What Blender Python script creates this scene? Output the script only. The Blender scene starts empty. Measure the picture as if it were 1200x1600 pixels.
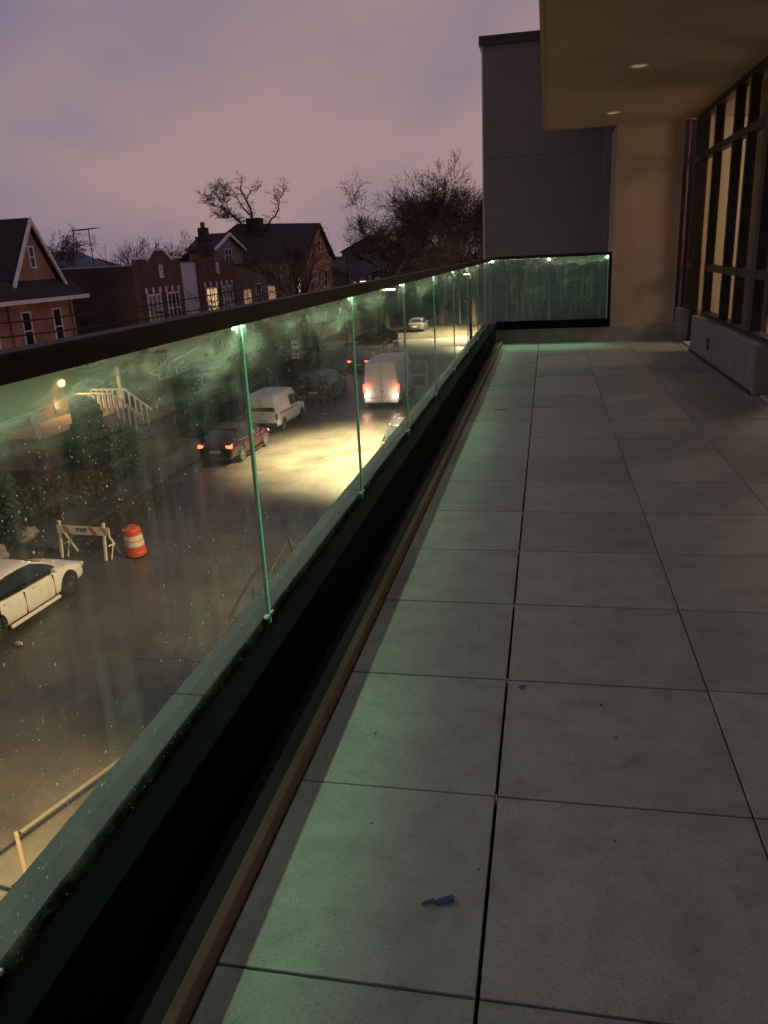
import bpy, bmesh, math, random
from mathutils import Vector, Matrix
random.seed(7)
C = bpy.context.scene.collection
SC = bpy.context.scene
rad = math.radians
PI = math.pi

# ------------------------------------------------------------------ camera
cam = bpy.data.cameras.new('camera'); co = bpy.data.objects.new('camera', cam); C.objects.link(co)
cam.sensor_fit = 'VERTICAL'; cam.sensor_height = 24.0; cam.sensor_width = 18.0
cam.lens = 24.0 * 1241.53 / 1600; cam.clip_start = .05; cam.clip_end = 2000
_y, _p, _r = -0.208557728, -0.311990919, -0.0500762625
fw = Vector((math.sin(_y)*math.cos(_p), math.cos(_y)*math.cos(_p), math.sin(_p)))
rt = Vector((math.cos(_y), -math.sin(_y), 0)); up = rt.cross(fw)
r2 = rt*math.cos(_r) + up*math.sin(_r); u2 = -rt*math.sin(_r) + up*math.cos(_r)
m = Matrix((r2, u2, -fw)).transposed().to_4x4(); m.translation = Vector((0, 0, 1.35))
co.matrix_world = m
SC.camera = co
SC.view_settings.view_transform = 'Standard'; SC.view_settings.look = 'None'
SC.view_settings.exposure = 0.0; SC.view_settings.gamma = 1.0
SC.cycles.sample_clamp_indirect = 2.5
SC.cycles.transparent_max_bounces = 40
SC.cycles.max_bounces = 7
SC.cycles.use_light_tree = True

# ------------------------------------------------------------------ sky: last dusk light on a low city overcast
W = bpy.data.worlds.new('World'); SC.world = W; W.use_nodes = True
nt = W.node_tree; nt.nodes.clear()
def wn(t): return nt.nodes.new(t)
wo = wn('ShaderNodeOutputWorld'); add = wn('ShaderNodeAddShader')
b1 = wn('ShaderNodeBackground'); b2 = wn('ShaderNodeBackground')
sky = wn('ShaderNodeTexSky'); sky.sky_type = 'NISHITA'; sky.sun_disc = False
sky.sun_elevation = rad(-4.0); sky.sun_rotation = rad(-35)
nt.links.new(sky.outputs[0], b1.inputs[0]); b1.inputs[1].default_value = 0.06
tc = wn('ShaderNodeTexCoord'); mp = wn('ShaderNodeMapping'); mp.inputs['Scale'].default_value = (1.0, 1.0, 2.3)
mp.inputs['Rotation'].default_value = (.25, .1, .4)
nz = wn('ShaderNodeTexNoise'); nz.inputs['Scale'].default_value = 2.0; nz.inputs['Detail'].default_value = 5; nz.inputs['Roughness'].default_value = .45
nz.inputs['Distortion'].default_value = .3
nt.links.new(tc.outputs['Generated'], mp.inputs[0]); nt.links.new(mp.outputs[0], nz.inputs[0])
cr = wn('ShaderNodeValToRGB'); e = cr.color_ramp.elements
e[0].position = .36; e[0].color = (.215, .170, .250, 1)
e[1].position = .60; e[1].color = (.37, .252, .250, 1)
x = e.new(.47); x.color = (.275, .205, .250, 1)
vd = wn('ShaderNodeVectorMath'); vd.operation = 'DOT_PRODUCT'; vd.inputs[1].default_value = (-.25, .95, .18)   # town glow on the cloud base
nt.links.new(tc.outputs['Generated'], vd.inputs[0])
mr = wn('ShaderNodeMapRange'); mr.interpolation_type = 'SMOOTHSTEP'; mr.inputs[1].default_value = .90; mr.inputs[2].default_value = 1.0; mr.inputs[3].default_value = -.02; mr.inputs[4].default_value = .115
nt.links.new(vd.outputs['Value'], mr.inputs[0])
ma = wn('ShaderNodeMath'); ma.operation = 'MULTIPLY_ADD'; ma.inputs[1].default_value = 1.1; nt.links.new(nz.outputs[0], ma.inputs[0])
mb = wn('ShaderNodeMath'); mb.operation = 'ADD'; mb.inputs[1].default_value = -.165; nt.links.new(mr.outputs[0], mb.inputs[0]); nt.links.new(mb.outputs[0], ma.inputs[2])
nt.links.new(ma.outputs[0], cr.inputs[0])
nt.links.new(cr.outputs[0], b2.inputs[0]); b2.inputs[1].default_value = 1.0
nt.links.new(b1.outputs[0], add.inputs[0]); nt.links.new(b2.outputs[0], add.inputs[1]); nt.links.new(add.outputs[0], wo.inputs[0])
sl = bpy.data.lights.new('sun', 'SUN'); sl.energy = 0.02; sl.angle = rad(25); sl.color = (.9, .75, .95)
so = bpy.data.objects.new('sun', sl); C.objects.link(so); so.rotation_euler = (rad(60), 0, rad(40))

# ------------------------------------------------------------------ helpers
MATS = {}
def mat(name, col, rough=.6, metal=0, var=.0, vscale=4, bump=0, bscale=60, emit=None, es=1, spec=.5, coord='Object', stretch=(1,1,1), col2=None, detail=6):
    if name in MATS: return MATS[name]
    M = bpy.data.materials.new(name); M.use_nodes = True; n = M.node_tree; P = n.nodes['Principled BSDF']
    P.inputs['Base Color'].default_value = (*col, 1); P.inputs['Roughness'].default_value = rough; P.inputs['Metallic'].default_value = metal
    P.inputs['Specular IOR Level'].default_value = spec
    tc = n.nodes.new('ShaderNodeTexCoord'); mp = n.nodes.new('ShaderNodeMapping'); mp.inputs['Scale'].default_value = stretch
    n.links.new(tc.outputs[coord], mp.inputs[0])
    if var or col2:
        nz = n.nodes.new('ShaderNodeTexNoise'); nz.inputs['Scale'].default_value = vscale; nz.inputs['Detail'].default_value = detail; nz.inputs['Roughness'].default_value = .62
        n.links.new(mp.outputs[0], nz.inputs[0])
        cr = n.nodes.new('ShaderNodeValToRGB'); a, b = cr.color_ramp.elements
        a.position = .32; b.position = .68
        if col2: a.color = (*col2, 1); b.color = (*col, 1)
        else:
            a.color = (*[c*(1-var) for c in col], 1); b.color = (*[min(1, c*(1+var)) for c in col], 1)
        n.links.new(nz.outputs[0], cr.inputs[0]); n.links.new(cr.outputs[0], P.inputs['Base Color'])
    if bump:
        nb = n.nodes.new('ShaderNodeTexNoise'); nb.inputs['Scale'].default_value = bscale; nb.inputs['Detail'].default_value = 5
        n.links.new(mp.outputs[0], nb.inputs[0]); bp = n.nodes.new('ShaderNodeBump'); bp.inputs['Strength'].default_value = bump; bp.inputs['Distance'].default_value = .02
        n.links.new(nb.outputs[0], bp.inputs['Height']); n.links.new(bp.outputs[0], P.inputs['Normal'])
    if emit:
        P.inputs['Emission Color'].default_value = (*emit, 1); P.inputs['Emission Strength'].default_value = es
    MATS[name] = M; return M

def bx(bm, x0, x1, y0, y1, z0, z1, M=None):
    vs = [bm.verts.new(Vector(p) if M is None else M @ Vector(p)) for p in ((x0,y0,z0),(x1,y0,z0),(x1,y1,z0),(x0,y1,z0),(x0,y0,z1),(x1,y0,z1),(x1,y1,z1),(x0,y1,z1))]
    for f in ((3,2,1,0),(4,5,6,7),(0,1,5,4),(1,2,6,5),(2,3,7,6),(3,0,4,7)): bm.faces.new([vs[i] for i in f])
def prism(bm, pts, a, b, axis):
    # polygon pts in the plane across axis ('x': (y,z), 'y': (x,z)), from a to b
    mk = (lambda t, u, v: (t, u, v)) if axis == 'x' else (lambda t, u, v: (u, t, v)) if axis == 'y' else (lambda t, u, v: (u, v, t))
    A = [bm.verts.new(mk(a, u, v)) for u, v in pts]; B = [bm.verts.new(mk(b, u, v)) for u, v in pts]
    bm.faces.new(A); bm.faces.new(B[::-1]); n = len(pts)
    for i in range(n): bm.faces.new((A[i], B[i], B[(i+1) % n], A[(i+1) % n]))
def tube(bm, P, R, n=6, cap=True):
    rings = []; P = [Vector(p) for p in P]
    for i, p in enumerate(P):
        d = (P[min(i+1, len(P)-1)] - P[max(i-1, 0)]); d = d.normalized() if d.length > 1e-9 else Vector((0,0,1))
        a = d.cross(Vector((0,0,1)) if abs(d.z) < .95 else Vector((1,0,0))).normalized(); b = d.cross(a)
        r = R[i] if isinstance(R, (list, tuple)) else R
        rings.append([bm.verts.new(p + (a*math.cos(2*PI*k/n) + b*math.sin(2*PI*k/n))*r) for k in range(n)])
    for A, B in zip(rings, rings[1:]):
        for k in range(n): bm.faces.new((A[k], A[(k+1) % n], B[(k+1) % n], B[k]))
    if cap:
        bm.faces.new(rings[0][::-1]); bm.faces.new(rings[-1])
def lathe(bm, prof, n=24, M=None):
    rings = []
    for r, z in prof:
        rings.append([bm.verts.new((M or Matrix()) @ Vector((r*math.cos(2*PI*k/n), r*math.sin(2*PI*k/n), z))) for k in range(n)])
    for A, B in zip(rings, rings[1:]):
        for k in range(n): bm.faces.new((A[k], A[(k+1) % n], B[(k+1) % n], B[k]))
    bm.faces.new(rings[0][::-1]); bm.faces.new(rings[-1])
def new(): return bmesh.new()
def obj(name, bm, M, parent=None, smooth=False, bevel=0, subsurf=0, loc=None):
    bmesh.ops.recalc_face_normals(bm, faces=bm.faces)
    me = bpy.data.meshes.new(name); bm.to_mesh(me); bm.free()
    if smooth:
        for p in me.polygons: p.use_smooth = True
    for mm in (M if isinstance(M, (list, tuple)) else [M]): me.materials.append(mm)
    o = bpy.data.objects.new(name, me); C.objects.link(o); o.parent = parent
    if loc: o.location = loc
    if bevel:
        b = o.modifiers.new('bevel', 'BEVEL'); b.width = bevel; b.segments = 2; b.limit_method = 'ANGLE'
    if subsurf:
        s = o.modifiers.new('sub', 'SUBSURF'); s.levels = subsurf; s.render_levels = subsurf
    return o
def box(name, x0, x1, y0, y1, z0, z1, M, parent=None, bevel=0):
    b = new(); bx(b, x0, x1, y0, y1, z0, z1); return obj(name, b, M, parent, bevel=bevel)
def tag(o, label, cat, group=None):
    o['label'] = label; o['category'] = cat
    if group: o['group'] = group
    return o
def thing(name, label, cat, loc=(0,0,0), rz=0, group=None):
    o = bpy.data.objects.new(name, None); C.objects.link(o); o.location = loc; o.rotation_euler = (0,0,rz); o.empty_display_size = .2
    return tag(o, label, cat, group)
def struct(o, kind='structure'):
    o['kind'] = kind; return o
def copy_tree(o, parent=None):
    c = o.copy(); C.objects.link(c); c.parent = parent
    for ch in [k for k in bpy.data.objects if k.parent == o and k.name in C.objects]: copy_tree(ch, c)
    return c

# ------------------------------------------------------------------ materials
def tile_mat():
    M = bpy.data.materials.new('porcelain'); M.use_nodes = True; n = M.node_tree; P = n.nodes['Principled BSDF']
    N = n.nodes.new; L = n.links.new
    g = N('ShaderNodeNewGeometry'); oi = N('ShaderNodeObjectInfo')
    n1 = N('ShaderNodeTexNoise'); n1.inputs['Scale'].default_value = 5.5; n1.inputs['Detail'].default_value = 8; n1.inputs['Roughness'].default_value = .65; n1.inputs['Distortion'].default_value = .3
    n2 = N('ShaderNodeTexNoise'); n2.inputs['Scale'].default_value = 170; n2.inputs['Detail'].default_value = 4
    n3 = N('ShaderNodeTexNoise'); n3.inputs['Scale'].default_value = 11; n3.inputs['Detail'].default_value = 6; n3.inputs['Roughness'].default_value = .7
    for q in (n1, n2, n3): L(g.outputs['Position'], q.inputs[0])
    r1 = N('ShaderNodeValToRGB'); r1.color_ramp.elements[0].position = .3; r1.color_ramp.elements[1].position = .72
    r1.color_ramp.elements[0].color = (.255, .272, .262, 1); r1.color_ramp.elements[1].color = (.345, .366, .352, 1)
    L(n1.outputs[0], r1.inputs[0])
    r2 = N('ShaderNodeValToRGB'); r2.color_ramp.elements[0].position = .30; r2.color_ramp.elements[1].position = .48
    r2.color_ramp.elements[0].color = (.66, .66, .66, 1); r2.color_ramp.elements[1].color = (1, 1, 1, 1)
    L(n2.outputs[0], r2.inputs[0])
    r3 = N('ShaderNodeValToRGB'); r3.color_ramp.elements[0].position = .28; r3.color_ramp.elements[1].position = .5
    r3.color_ramp.elements[0].color = (.80, .79, .78, 1); r3.color_ramp.elements[1].color = (1, 1, 1, 1)
    L(n3.outputs[0], r3.inputs[0])
    m1 = N('ShaderNodeMix'); m1.data_type = 'RGBA'; m1.blend_type = 'MULTIPLY'; m1.inputs[0].default_value = 1
    L(r1.outputs[0], m1.inputs[6]); L(r2.outputs[0], m1.inputs[7])
    m2 = N('ShaderNodeMix'); m2.data_type = 'RGBA'; m2.blend_type = 'MULTIPLY'; m2.inputs[0].default_value = 1
    L(m1.outputs[2], m2.inputs[6]); L(r3.outputs[0], m2.inputs[7])
    mr = N('ShaderNodeMapRange'); mr.inputs[3].default_value = .84; mr.inputs[4].default_value = 1.12; L(oi.outputs['Random'], mr.inputs[0])
    hs = N('ShaderNodeHueSaturation'); L(mr.outputs[0], hs.inputs['Value']); L(m2.outputs[2], hs.inputs['Color'])
    L(hs.outputs[0], P.inputs['Base Color'])
    rr = N('ShaderNodeMapRange'); rr.inputs[3].default_value = .38; rr.inputs[4].default_value = .62; L(n3.outputs[0], rr.inputs[0]); L(rr.outputs[0], P.inputs['Roughness'])
    bp = N('ShaderNodeBump'); bp.inputs['Strength'].default_value = .25; bp.inputs['Distance'].default_value = .004
    L(n2.outputs[0], bp.inputs['Height']); L(bp.outputs[0], P.inputs['Normal'])
    return M
M_tile = tile_mat()

def glass_mat(name, tint, dirt=1.0, seed=0.0, speck=1.0):
    M = bpy.data.materials.new(name); M.use_nodes = True; n = M.node_tree; n.nodes.clear(); N = n.nodes.new; L = n.links.new
    out = N('ShaderNodeOutputMaterial'); tr = N('ShaderNodeBsdfTransparent'); tr.inputs[0].default_value = (*tint, 1)
    gl = N('ShaderNodeBsdfGlossy'); gl.inputs[0].default_value = (1, 1, 1, 1); gl.inputs['Roughness'].default_value = .015
    fr = N('ShaderNodeFresnel'); fr.inputs[0].default_value = 1.45
    fm = N('ShaderNodeMath'); fm.operation = 'MULTIPLY'; L(fr.outputs[0], fm.inputs[0])
    gb = N('ShaderNodeNewGeometry'); bi = N('ShaderNodeMath'); bi.operation = 'MULTIPLY_ADD'; bi.inputs[1].default_value = -.9; bi.inputs[2].default_value = .9
    L(gb.outputs['Backfacing'], bi.inputs[0]); L(bi.outputs[0], fm.inputs[1])
    mx = N('ShaderNodeMixShader'); L(fm.outputs[0], mx.inputs[0]); L(tr.outputs[0], mx.inputs[1]); L(gl.outputs[0], mx.inputs[2])
    if dirt <= 0: L(mx.outputs[0], out.inputs[0]); return M
    g = N('ShaderNodeNewGeometry'); mp = N('ShaderNodeMapping'); mp.inputs['Location'].default_value = (seed, seed, 0); L(g.outputs['Position'], mp.inputs[0])
    def noise(sc, stretch, det=5, dist=0, rough=.6):
        q = N('ShaderNodeMapping'); q.inputs['Scale'].default_value = stretch; L(mp.outputs[0], q.inputs[0])
        z = N('ShaderNodeTexNoise'); z.inputs['Scale'].default_value = sc; z.inputs['Detail'].default_value = det; z.inputs['Distortion'].default_value = dist; z.inputs['Roughness'].default_value = rough
        L(q.outputs[0], z.inputs[0]); return z.outputs[0]
    def rng(v, a, b, c, d):
        r = N('ShaderNodeMapRange'); r.inputs[1].default_value = a; r.inputs[2].default_value = b; r.inputs[3].default_value = c; r.inputs[4].default_value = d
        L(v, r.inputs[0]); return r.outputs[0]
    def mth(op, a, b):
        q = N('ShaderNodeMath'); q.operation = op
        for i, v in enumerate((a, b)):
            if isinstance(v, (int, float)): q.inputs[i].default_value = v
            else: L(v, q.inputs[i])
        return q.outputs[0]
    streak = rng(noise(22, (1, 1, .07), 4), .48, .72, 0, .065*dirt)          # vertical run marks
    smear_glow = rng(noise(3.2, (1, .8, 2.6), 7, 2.2, .7), .54, .76, 0, .10*dirt)     # wiped smears
    sz = N('ShaderNodeSeparateXYZ'); L(g.outputs['Position'], sz.inputs[0])
    wav = mth('ADD', sz.outputs[2], rng(noise(2.2, (1, .6, 1), 3), .3, .7, -.09, .09))
    top = rng(wav, 1.02, 1.20, 0, 1)
    smear_glow = mth('MULTIPLY', smear_glow, mth('ADD', mth('MULTIPLY', top, 1.5), .8))
    rim = rng(wav, 1.10, 1.22, 0, 1)
    glow_haze = mth('MULTIPLY', mth('ADD', mth('MULTIPLY', rim, rim), mth('MULTIPLY', top, .07)), rng(noise(11, (1, .35, 2.2), 9, .9, .8), .38, .64, .05, 2.3*dirt))  # glow below the handrail, put into the glass as thicker dirt near the top
    smear_glow = mth('ADD', smear_glow, glow_haze)
    film = rng(noise(1.6, (1, 1, 1), 4), .3, .7, .002*dirt, .012*dirt)
    vo = N('ShaderNodeTexVoronoi'); vo.inputs['Scale'].default_value = 26; L(mp.outputs[0], vo.inputs[0])
    rs = N('ShaderNodeSeparateColor'); L(vo.outputs['Color'], rs.inputs[0])
    size = rng(rs.outputs[0], .55, 1, 0, .13)
    sp = mth('LESS_THAN', vo.outputs['Distance'], size)
    vo2 = N('ShaderNodeTexVoronoi'); vo2.inputs['Scale'].default_value = 75; L(mp.outputs[0], vo2.inputs[0])
    rs2 = N('ShaderNodeSeparateColor'); L(vo2.outputs['Color'], rs2.inputs[0])
    sp2 = mth('LESS_THAN', vo2.outputs['Distance'], rng(rs2.outputs[0], .7, 1, 0, .2))
    spk = mth('MULTIPLY', mth('MULTIPLY', rng(noise(1.7, (1, 1, 1), 3), .36, .58, .25, 2.6), mth('ADD', mth('MULTIPLY', sp, .5), mth('MULTIPLY', sp2, .25))), speck)
    tot = mth('MINIMUM', mth('ADD', mth('ADD', streak, smear_glow), mth('ADD', film, spk)), .9)
    df = N('ShaderNodeBsdfDiffuse'); df.inputs[0].default_value = (.74, .88, .68, 1)
    tl = N('ShaderNodeBsdfTranslucent'); tl.inputs[0].default_value = (.66, .92, .70, 1)
    dm = N('ShaderNodeMixShader'); dm.inputs[0].default_value = .6; L(df.outputs[0], dm.inputs[1]); L(tl.outputs[0], dm.inputs[2])
    m2 = N('ShaderNodeMixShader'); L(tot, m2.inputs[0]); L(mx.outputs[0], m2.inputs[1]); L(dm.outputs[0], m2.inputs[2])
    L(m2.outputs[0], out.inputs[0]); return M
M_glass = glass_mat('railing_glass', (.90, .965, .92), 1.0)
M_glass_end = glass_mat('end_glass', (.80, .93, .86), .75, 3.3, .9)
M_pane = glass_mat('window_glass', (.9, .9, .88), 0)
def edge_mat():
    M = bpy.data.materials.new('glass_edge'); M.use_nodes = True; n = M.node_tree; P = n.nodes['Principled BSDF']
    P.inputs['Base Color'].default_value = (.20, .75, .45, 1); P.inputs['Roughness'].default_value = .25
    P.inputs['Emission Color'].default_value = (.06, .55, .27, 1); P.inputs['Emission Strength'].default_value = .20  # even emission stands in for rail light carried through the glass to its edge
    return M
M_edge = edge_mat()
M_edge2 = mat('glass_edge_pale', (.42, .55, .38), .3)
M_black = mat('black_metal', (.008, .008, .009), .6, 0, spec=.2, var=.3, vscale=9, bump=.05, bscale=40)
M_shoe = mat('black_shoe', (.0028, .0035, .004), .8, 0, var=.6, vscale=5, bump=.1, bscale=50, spec=.06)
M_cap = mat('outer_cap_metal', (.022, .027, .030), .6, .0, var=.25, vscale=3, bump=.05)
M_lip = mat('stone_lip', (.21, .155, .115), .8, var=.22, vscale=8, bump=.3, bscale=70)
M_liptop = mat('lip_top', (.026, .026, .028), .7, var=.4, vscale=10, bump=.3, bscale=60)
M_stucco = mat('tan_stucco', (.36, .28, .22), .9, var=.10, vscale=3, bump=.35, bscale=120)
M_soffit = mat('soffit_panel', (.40, .31, .25), .85, var=.10, vscale=1.6, bump=.15, bscale=80)
M_grey = mat('grey_stucco', (.19, .18, .20), .9, var=.14, vscale=5, bump=.5, bscale=110)
M_wing = mat('wing_cladding', (.135, .134, .148), .85, var=.10, vscale=.8, bump=.25, bscale=50)
M_kerbst = mat('end_kerb', (.26, .25, .23), .85, var=.18, vscale=6, bump=.3, bscale=80)
M_frame = mat('bronze_frame', (.022, .016, .012), .42, .4, var=.2, vscale=8)
M_inwall = mat('interior_wall', (.55, .45, .33), .8, var=.06, vscale=2)
M_asph = mat('asphalt', (.062, .054, .043), .38, var=.45, vscale=.6, bump=.6, bscale=16, detail=10)
M_asph2 = mat('asphalt_cross', (.10, .095, .085), .75, var=.3, vscale=.4, bump=.5, bscale=14, detail=10)
M_walk = mat('concrete_walk', (.06, .052, .044), .9, var=.3, vscale=1.2, bump=.4, bscale=18)
M_earth = mat('yard_ground', (.028, .032, .015), .95, var=.5, vscale=.8, bump=.8, bscale=10, col2=(.045, .028, .018))
M_kerb = mat('kerb_concrete', (.07, .063, .055), .9, var=.2, vscale=2, bump=.3, bscale=20)

# ------------------------------------------------------------------ ground, roads
G = -7.0
def sheet(name, x0, x1, y0, y1, z, M, nx=1, ny=1):
    b = new(); V = [[b.verts.new((x0+(x1-x0)*i/nx, y0+(y1-y0)*j/ny, z)) for j in range(ny+1)] for i in range(nx+1)]
    for i in range(nx):
        for j in range(ny): b.faces.new((V[i][j], V[i+1][j], V[i+1][j+1], V[i][j+1]))
    return struct(obj(name, b, M))
sheet('ground', -900, 900, -200, 1200, G-.02, M_earth)
XK = -15.2     # far kerb
sheet('road', XK, -5.4, -60, 74.5, G, M_asph)
sheet('cross_road', -200, 40, 74.5, 82.5, G, M_asph2)
sheet('road_beyond', -15.2, -6.0, 82.5, 300, G, M_asph)
b = new(); bx(b, XK-.15, XK, -60, 74, G-.02, G+.13); struct(obj('kerb', b, M_kerb))
b = new(); bx(b, -5.4, -5.25, -60, 74, G-.02, G+.13); struct(obj('kerb', b, M_kerb))
fw_ = new()
for k in range(70):
    y = -50+k*1.75
    if y > 72: break
    bx(fw_, XK-1.75, XK-.16, y, y+1.735, G-.02, G+.12+random.uniform(-.006, .006))
struct(obj('pavement', fw_, M_walk))
sheet('near_pavement', -5.25, -1.5, -60, 74, G+.12, M_walk)
M_patch = mat('road_patch', (.035, .032, .028), .8, var=.4, vscale=2, bump=.5, bscale=20)
b = new()
random.seed(3)
for (cx, cy, s) in ((-9.4, 36.5, .5), (-11.2, 29, .7), (-8.3, 27.8, .4), (-10.4, 23, .6), (-9.0, 14.5, .5), (-12.0, 40, .5)):
    # tar crack lines wandering over the road
    p = Vector((cx, cy, G+.004)); a = random.uniform(-.4, .4)
    for k in range(14):
        q = p + Vector((math.cos(a), math.sin(a), 0))*s*.5; w = Vector((-math.sin(a), math.cos(a), 0))*.02
        b.faces.new([b.verts.new(v) for v in (p-w, q-w, q+w, p+w)]); p = q; a += random.uniform(-.5, .5)
struct(obj('road_patch', b, M_patch))
random.seed(11)

# ------------------------------------------------------------------ terrace floor
slab = struct(box('terrace_floor', -.64, 1.98, -2.5, 12.30, -.30, -.03, mat('joint_dark', (.012, .011, .010), .9)))
XS = [-.637, -.110, .5145, 1.139, 1.7635, 1.98]; GAP = .005
YS = [1.154 + .5976*i for i in range(-6, 19)] + [12.30]
tm = {}
for i in range(5):
    for j in range(len(YS)-1):
        g2 = GAP + (.0035 if i in (0, 1) else 0)
        x0, x1 = XS[i]+(0 if i == 0 else (GAP+(.003 if i == 1 else 0))/2), XS[i+1]-(GAP+(.003 if i == 0 else 0))/2
        y0, y1 = YS[j]+GAP/2+.001, YS[j+1]-GAP/2-.001
        w, l = round(x1-x0, 4), round(y1-y0, 4)
        if (w, l) not in tm:
            b = new(); bx(b, -w/2, w/2, -l/2, l/2, -.02, 0)
            bmesh.ops.bevel(b, geom=[e for e in b.edges if all(v.co.z > -.001 for v in e.verts)], offset=.0015, segments=1, affect='EDGES')
            bmesh.ops.recalc_face_normals(b, faces=b.faces)
            me = bpy.data.meshes.new('tile'); b.to_mesh(me); b.free(); me.materials.append(M_tile); tm[(w, l)] = me
        o = bpy.data.objects.new('tile', tm[(w, l)]); C.objects.link(o); o.parent = slab
        o.location = ((x0+x1)/2, (y0+y1)/2, -.001+random.uniform(-.0012, .0012)); o.rotation_euler = (random.uniform(-.0012, .0012), random.uniform(-.0012, .0012), 0)
sp = new()
for j in range(3, 20):
    if random.random() < .75:
        bx(sp, -.112, -.1085, YS[j]-.012, YS[j]+.012, -.02, -.004)
obj('spacer', sp, mat('plastic_spacer', (.5, .48, .45), .6), slab)

# stone lip and dark upstand along the open side
kerbT = new(); bx(kerbT, -.667, -.641, -2.5, 12.30, -.3, .048)
lip = struct(obj('terrace_kerb', kerbT, M_lip, bevel=.004))
kt = new(); bx(kt, -.735, -.6675, -2.5, 12.30, -.3, .040); struct(obj('terrace_gutter', kt, M_liptop))
# parapet body under the glass, outer cap and facade below
fac = struct(box('facade_wall', -.93, -.7355, -2.5, 12.60, -7.0, .02, M_wing))
oc = new(); prism(oc, [(-.965, .20), (-.965, .262), (-.835, .262), (-.835, .20)], -2.5, 12.62, 'y')
capt = struct(obj('outer_cap', oc, M_cap, bevel=.004))
jn = new()
for y in (-.2, 1.72, 3.64, 5.56, 7.48, 9.4, 11.3): bx(jn, -.9665, -.836, y, y+.006, .198, .2635)
obj('cap_joint', jn, mat('dark_joint', (.01, .01, .01), .8), capt)

# ------------------------------------------------------------------ glass railings
rail = thing('glass_railing', 'long black glass balustrade running along the street side of the terrace', 'railing', (-.82, 5, .2))
def par(o, p):
    o.parent = p; o.matrix_parent_inverse = Matrix.Translation(p.location).inverted(); return o
RZ0, RZ1 = 1.195, 1.2385
XG = -.82
hr = new(); prism(hr, [(-.838, RZ0), (-.838, RZ1-.004), (-.834, RZ1), (-.786, RZ1), (-.782, RZ1-.004), (-.782, RZ0), (-.812, RZ0), (-.812, RZ0+.014), (-.828, RZ0+.014), (-.828, RZ0)], -2.5, 12.13, 'y')
par(obj('handrail', hr, M_black), rail)
for y in (.79, 4.72, 8.65):
    q = new(); prism(q, [(-.8386, RZ0+.001), (-.8386, RZ1+.0006), (-.7814, RZ1+.0006), (-.7814, RZ0+.001)], y+.45, y+.453, 'y'); par(obj('rail_seam', q, mat('seam_grey', (.03, .03, .032), .8)), rail)
sh = new(); bx(sh, XG-.0145, -.8265, -2.5, 12.2, .0405, .318); bx(sh, -.8135, -.736, -2.5, 12.20, .0405, .300)
par(obj('shoe_channel', sh, M_shoe, bevel=.003), rail)

M_jled = mat("joint_led", (.9, .9, .9), .4, emit=(.9, 1, .74), es=45)
JY = [-1.83, -.52, .79, 2.10, 3.41, 4.72, 6.03, 7.34, 8.65, 9.96, 11.27, 12.13]
for k in range(-1, len(JY)-1):
    y0 = JY[k]+.006 if k >= 0 else -2.5; y1 = JY[k+1]-.006
    b = new(); bx(b, XG-.0045, XG+.0045, y0+.0015, y1-.0015, .20, RZ0+.01)
    gpan = par(obj('glass_panel', b, M_glass), rail)
    for ya, yb in ((y0, y0+.0015), (y1-.0015, y1)):
        e = new(); bx(e, XG-.0045, XG+.0045, ya, yb, .20, RZ0+.01)
        q = obj('polished_edge', e, M_edge if ya == y0 else M_edge2, gpan)
    b = new(); bx(b, XG-.007, XG+.0075, y1-.02, y1+.032, .3185, .3255) if k < len(JY)-2 else bx(b, XG-.007, XG+.0075, y1-.02, y1, .3185, .3255)
    if 0 <= k < len(JY)-1: par(box('joint_light', XG-.016, XG-.0065, y1-.014, y1+.026, 1.178, 1.1945, M_jled), rail)
    par(obj('setting_block', b, mat('clear_block', (.5, .55, .5), .3)), rail)
# added LED bar on brackets, unseen behind the handrail, for the green floor light
M_led = mat('added_led_diffuser', (.8, .8, .8), .4, emit=(1.0, .97, .66), es=19.0)
lb = new(); bx(lb, -1.197, -1.170, -2.5, 12.1, 1.1435, 1.163); ledbar = par(obj('added_led_bar', lb, M_black), rail)
ld = new(); bx(ld, -1.194, -1.173, -2.5, 12.1, 1.137, 1.143); obj('added_led_diffuser', ld, M_led, ledbar)
for y in JY[:-1]:
    q = new(); tube(q, [(-.8385, y, 1.205), (-1.172, y, 1.156)], .006, 6); obj('bracket', q, M_black, ledbar)
def area(name, loc, size, sizey, power, col, direction, spread=180, parent=None):
    l = bpy.data.lights.new(name, 'AREA'); l.shape = 'RECTANGLE'; l.size = size; l.size_y = sizey; l.energy = power; l.color = col; l.spread = rad(spread)
    o = bpy.data.objects.new(name, l); C.objects.link(o); o.location = loc
    o.rotation_euler = Vector(direction).to_track_quat('-Z', 'Y').to_euler(); 
    return o
def strip(name, loc, length, axis, direction, power, col, spread, wid):
    l = area(name, loc, wid, length, power, col, direction, spread)
    z = -Vector(direction).normalized(); yv = Vector(axis); xv = yv.cross(z).normalized(); yv = z.cross(xv)
    mm = Matrix((xv, yv, z)).transposed().to_4x4(); mm.translation = loc; l.matrix_world = mm; return l
for k in range(6):
    y = -1.3 + 2.43*k
    strip('added_led_light', (-1.184, y, 1.135), 2.40, (0, 1, 0), (.595, 0, -1), .40*(.5, 1.35, .7, 1.2, .6, 1.0)[k], (.44, 1.0, .50), 17, .008)
    strip('rail_light', (-.834, y, 1.193), 2.40, (0, 1, 0), (-.22, 0, -1), 4.5, (.80, 1.0, .66), 62, .004)

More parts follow.
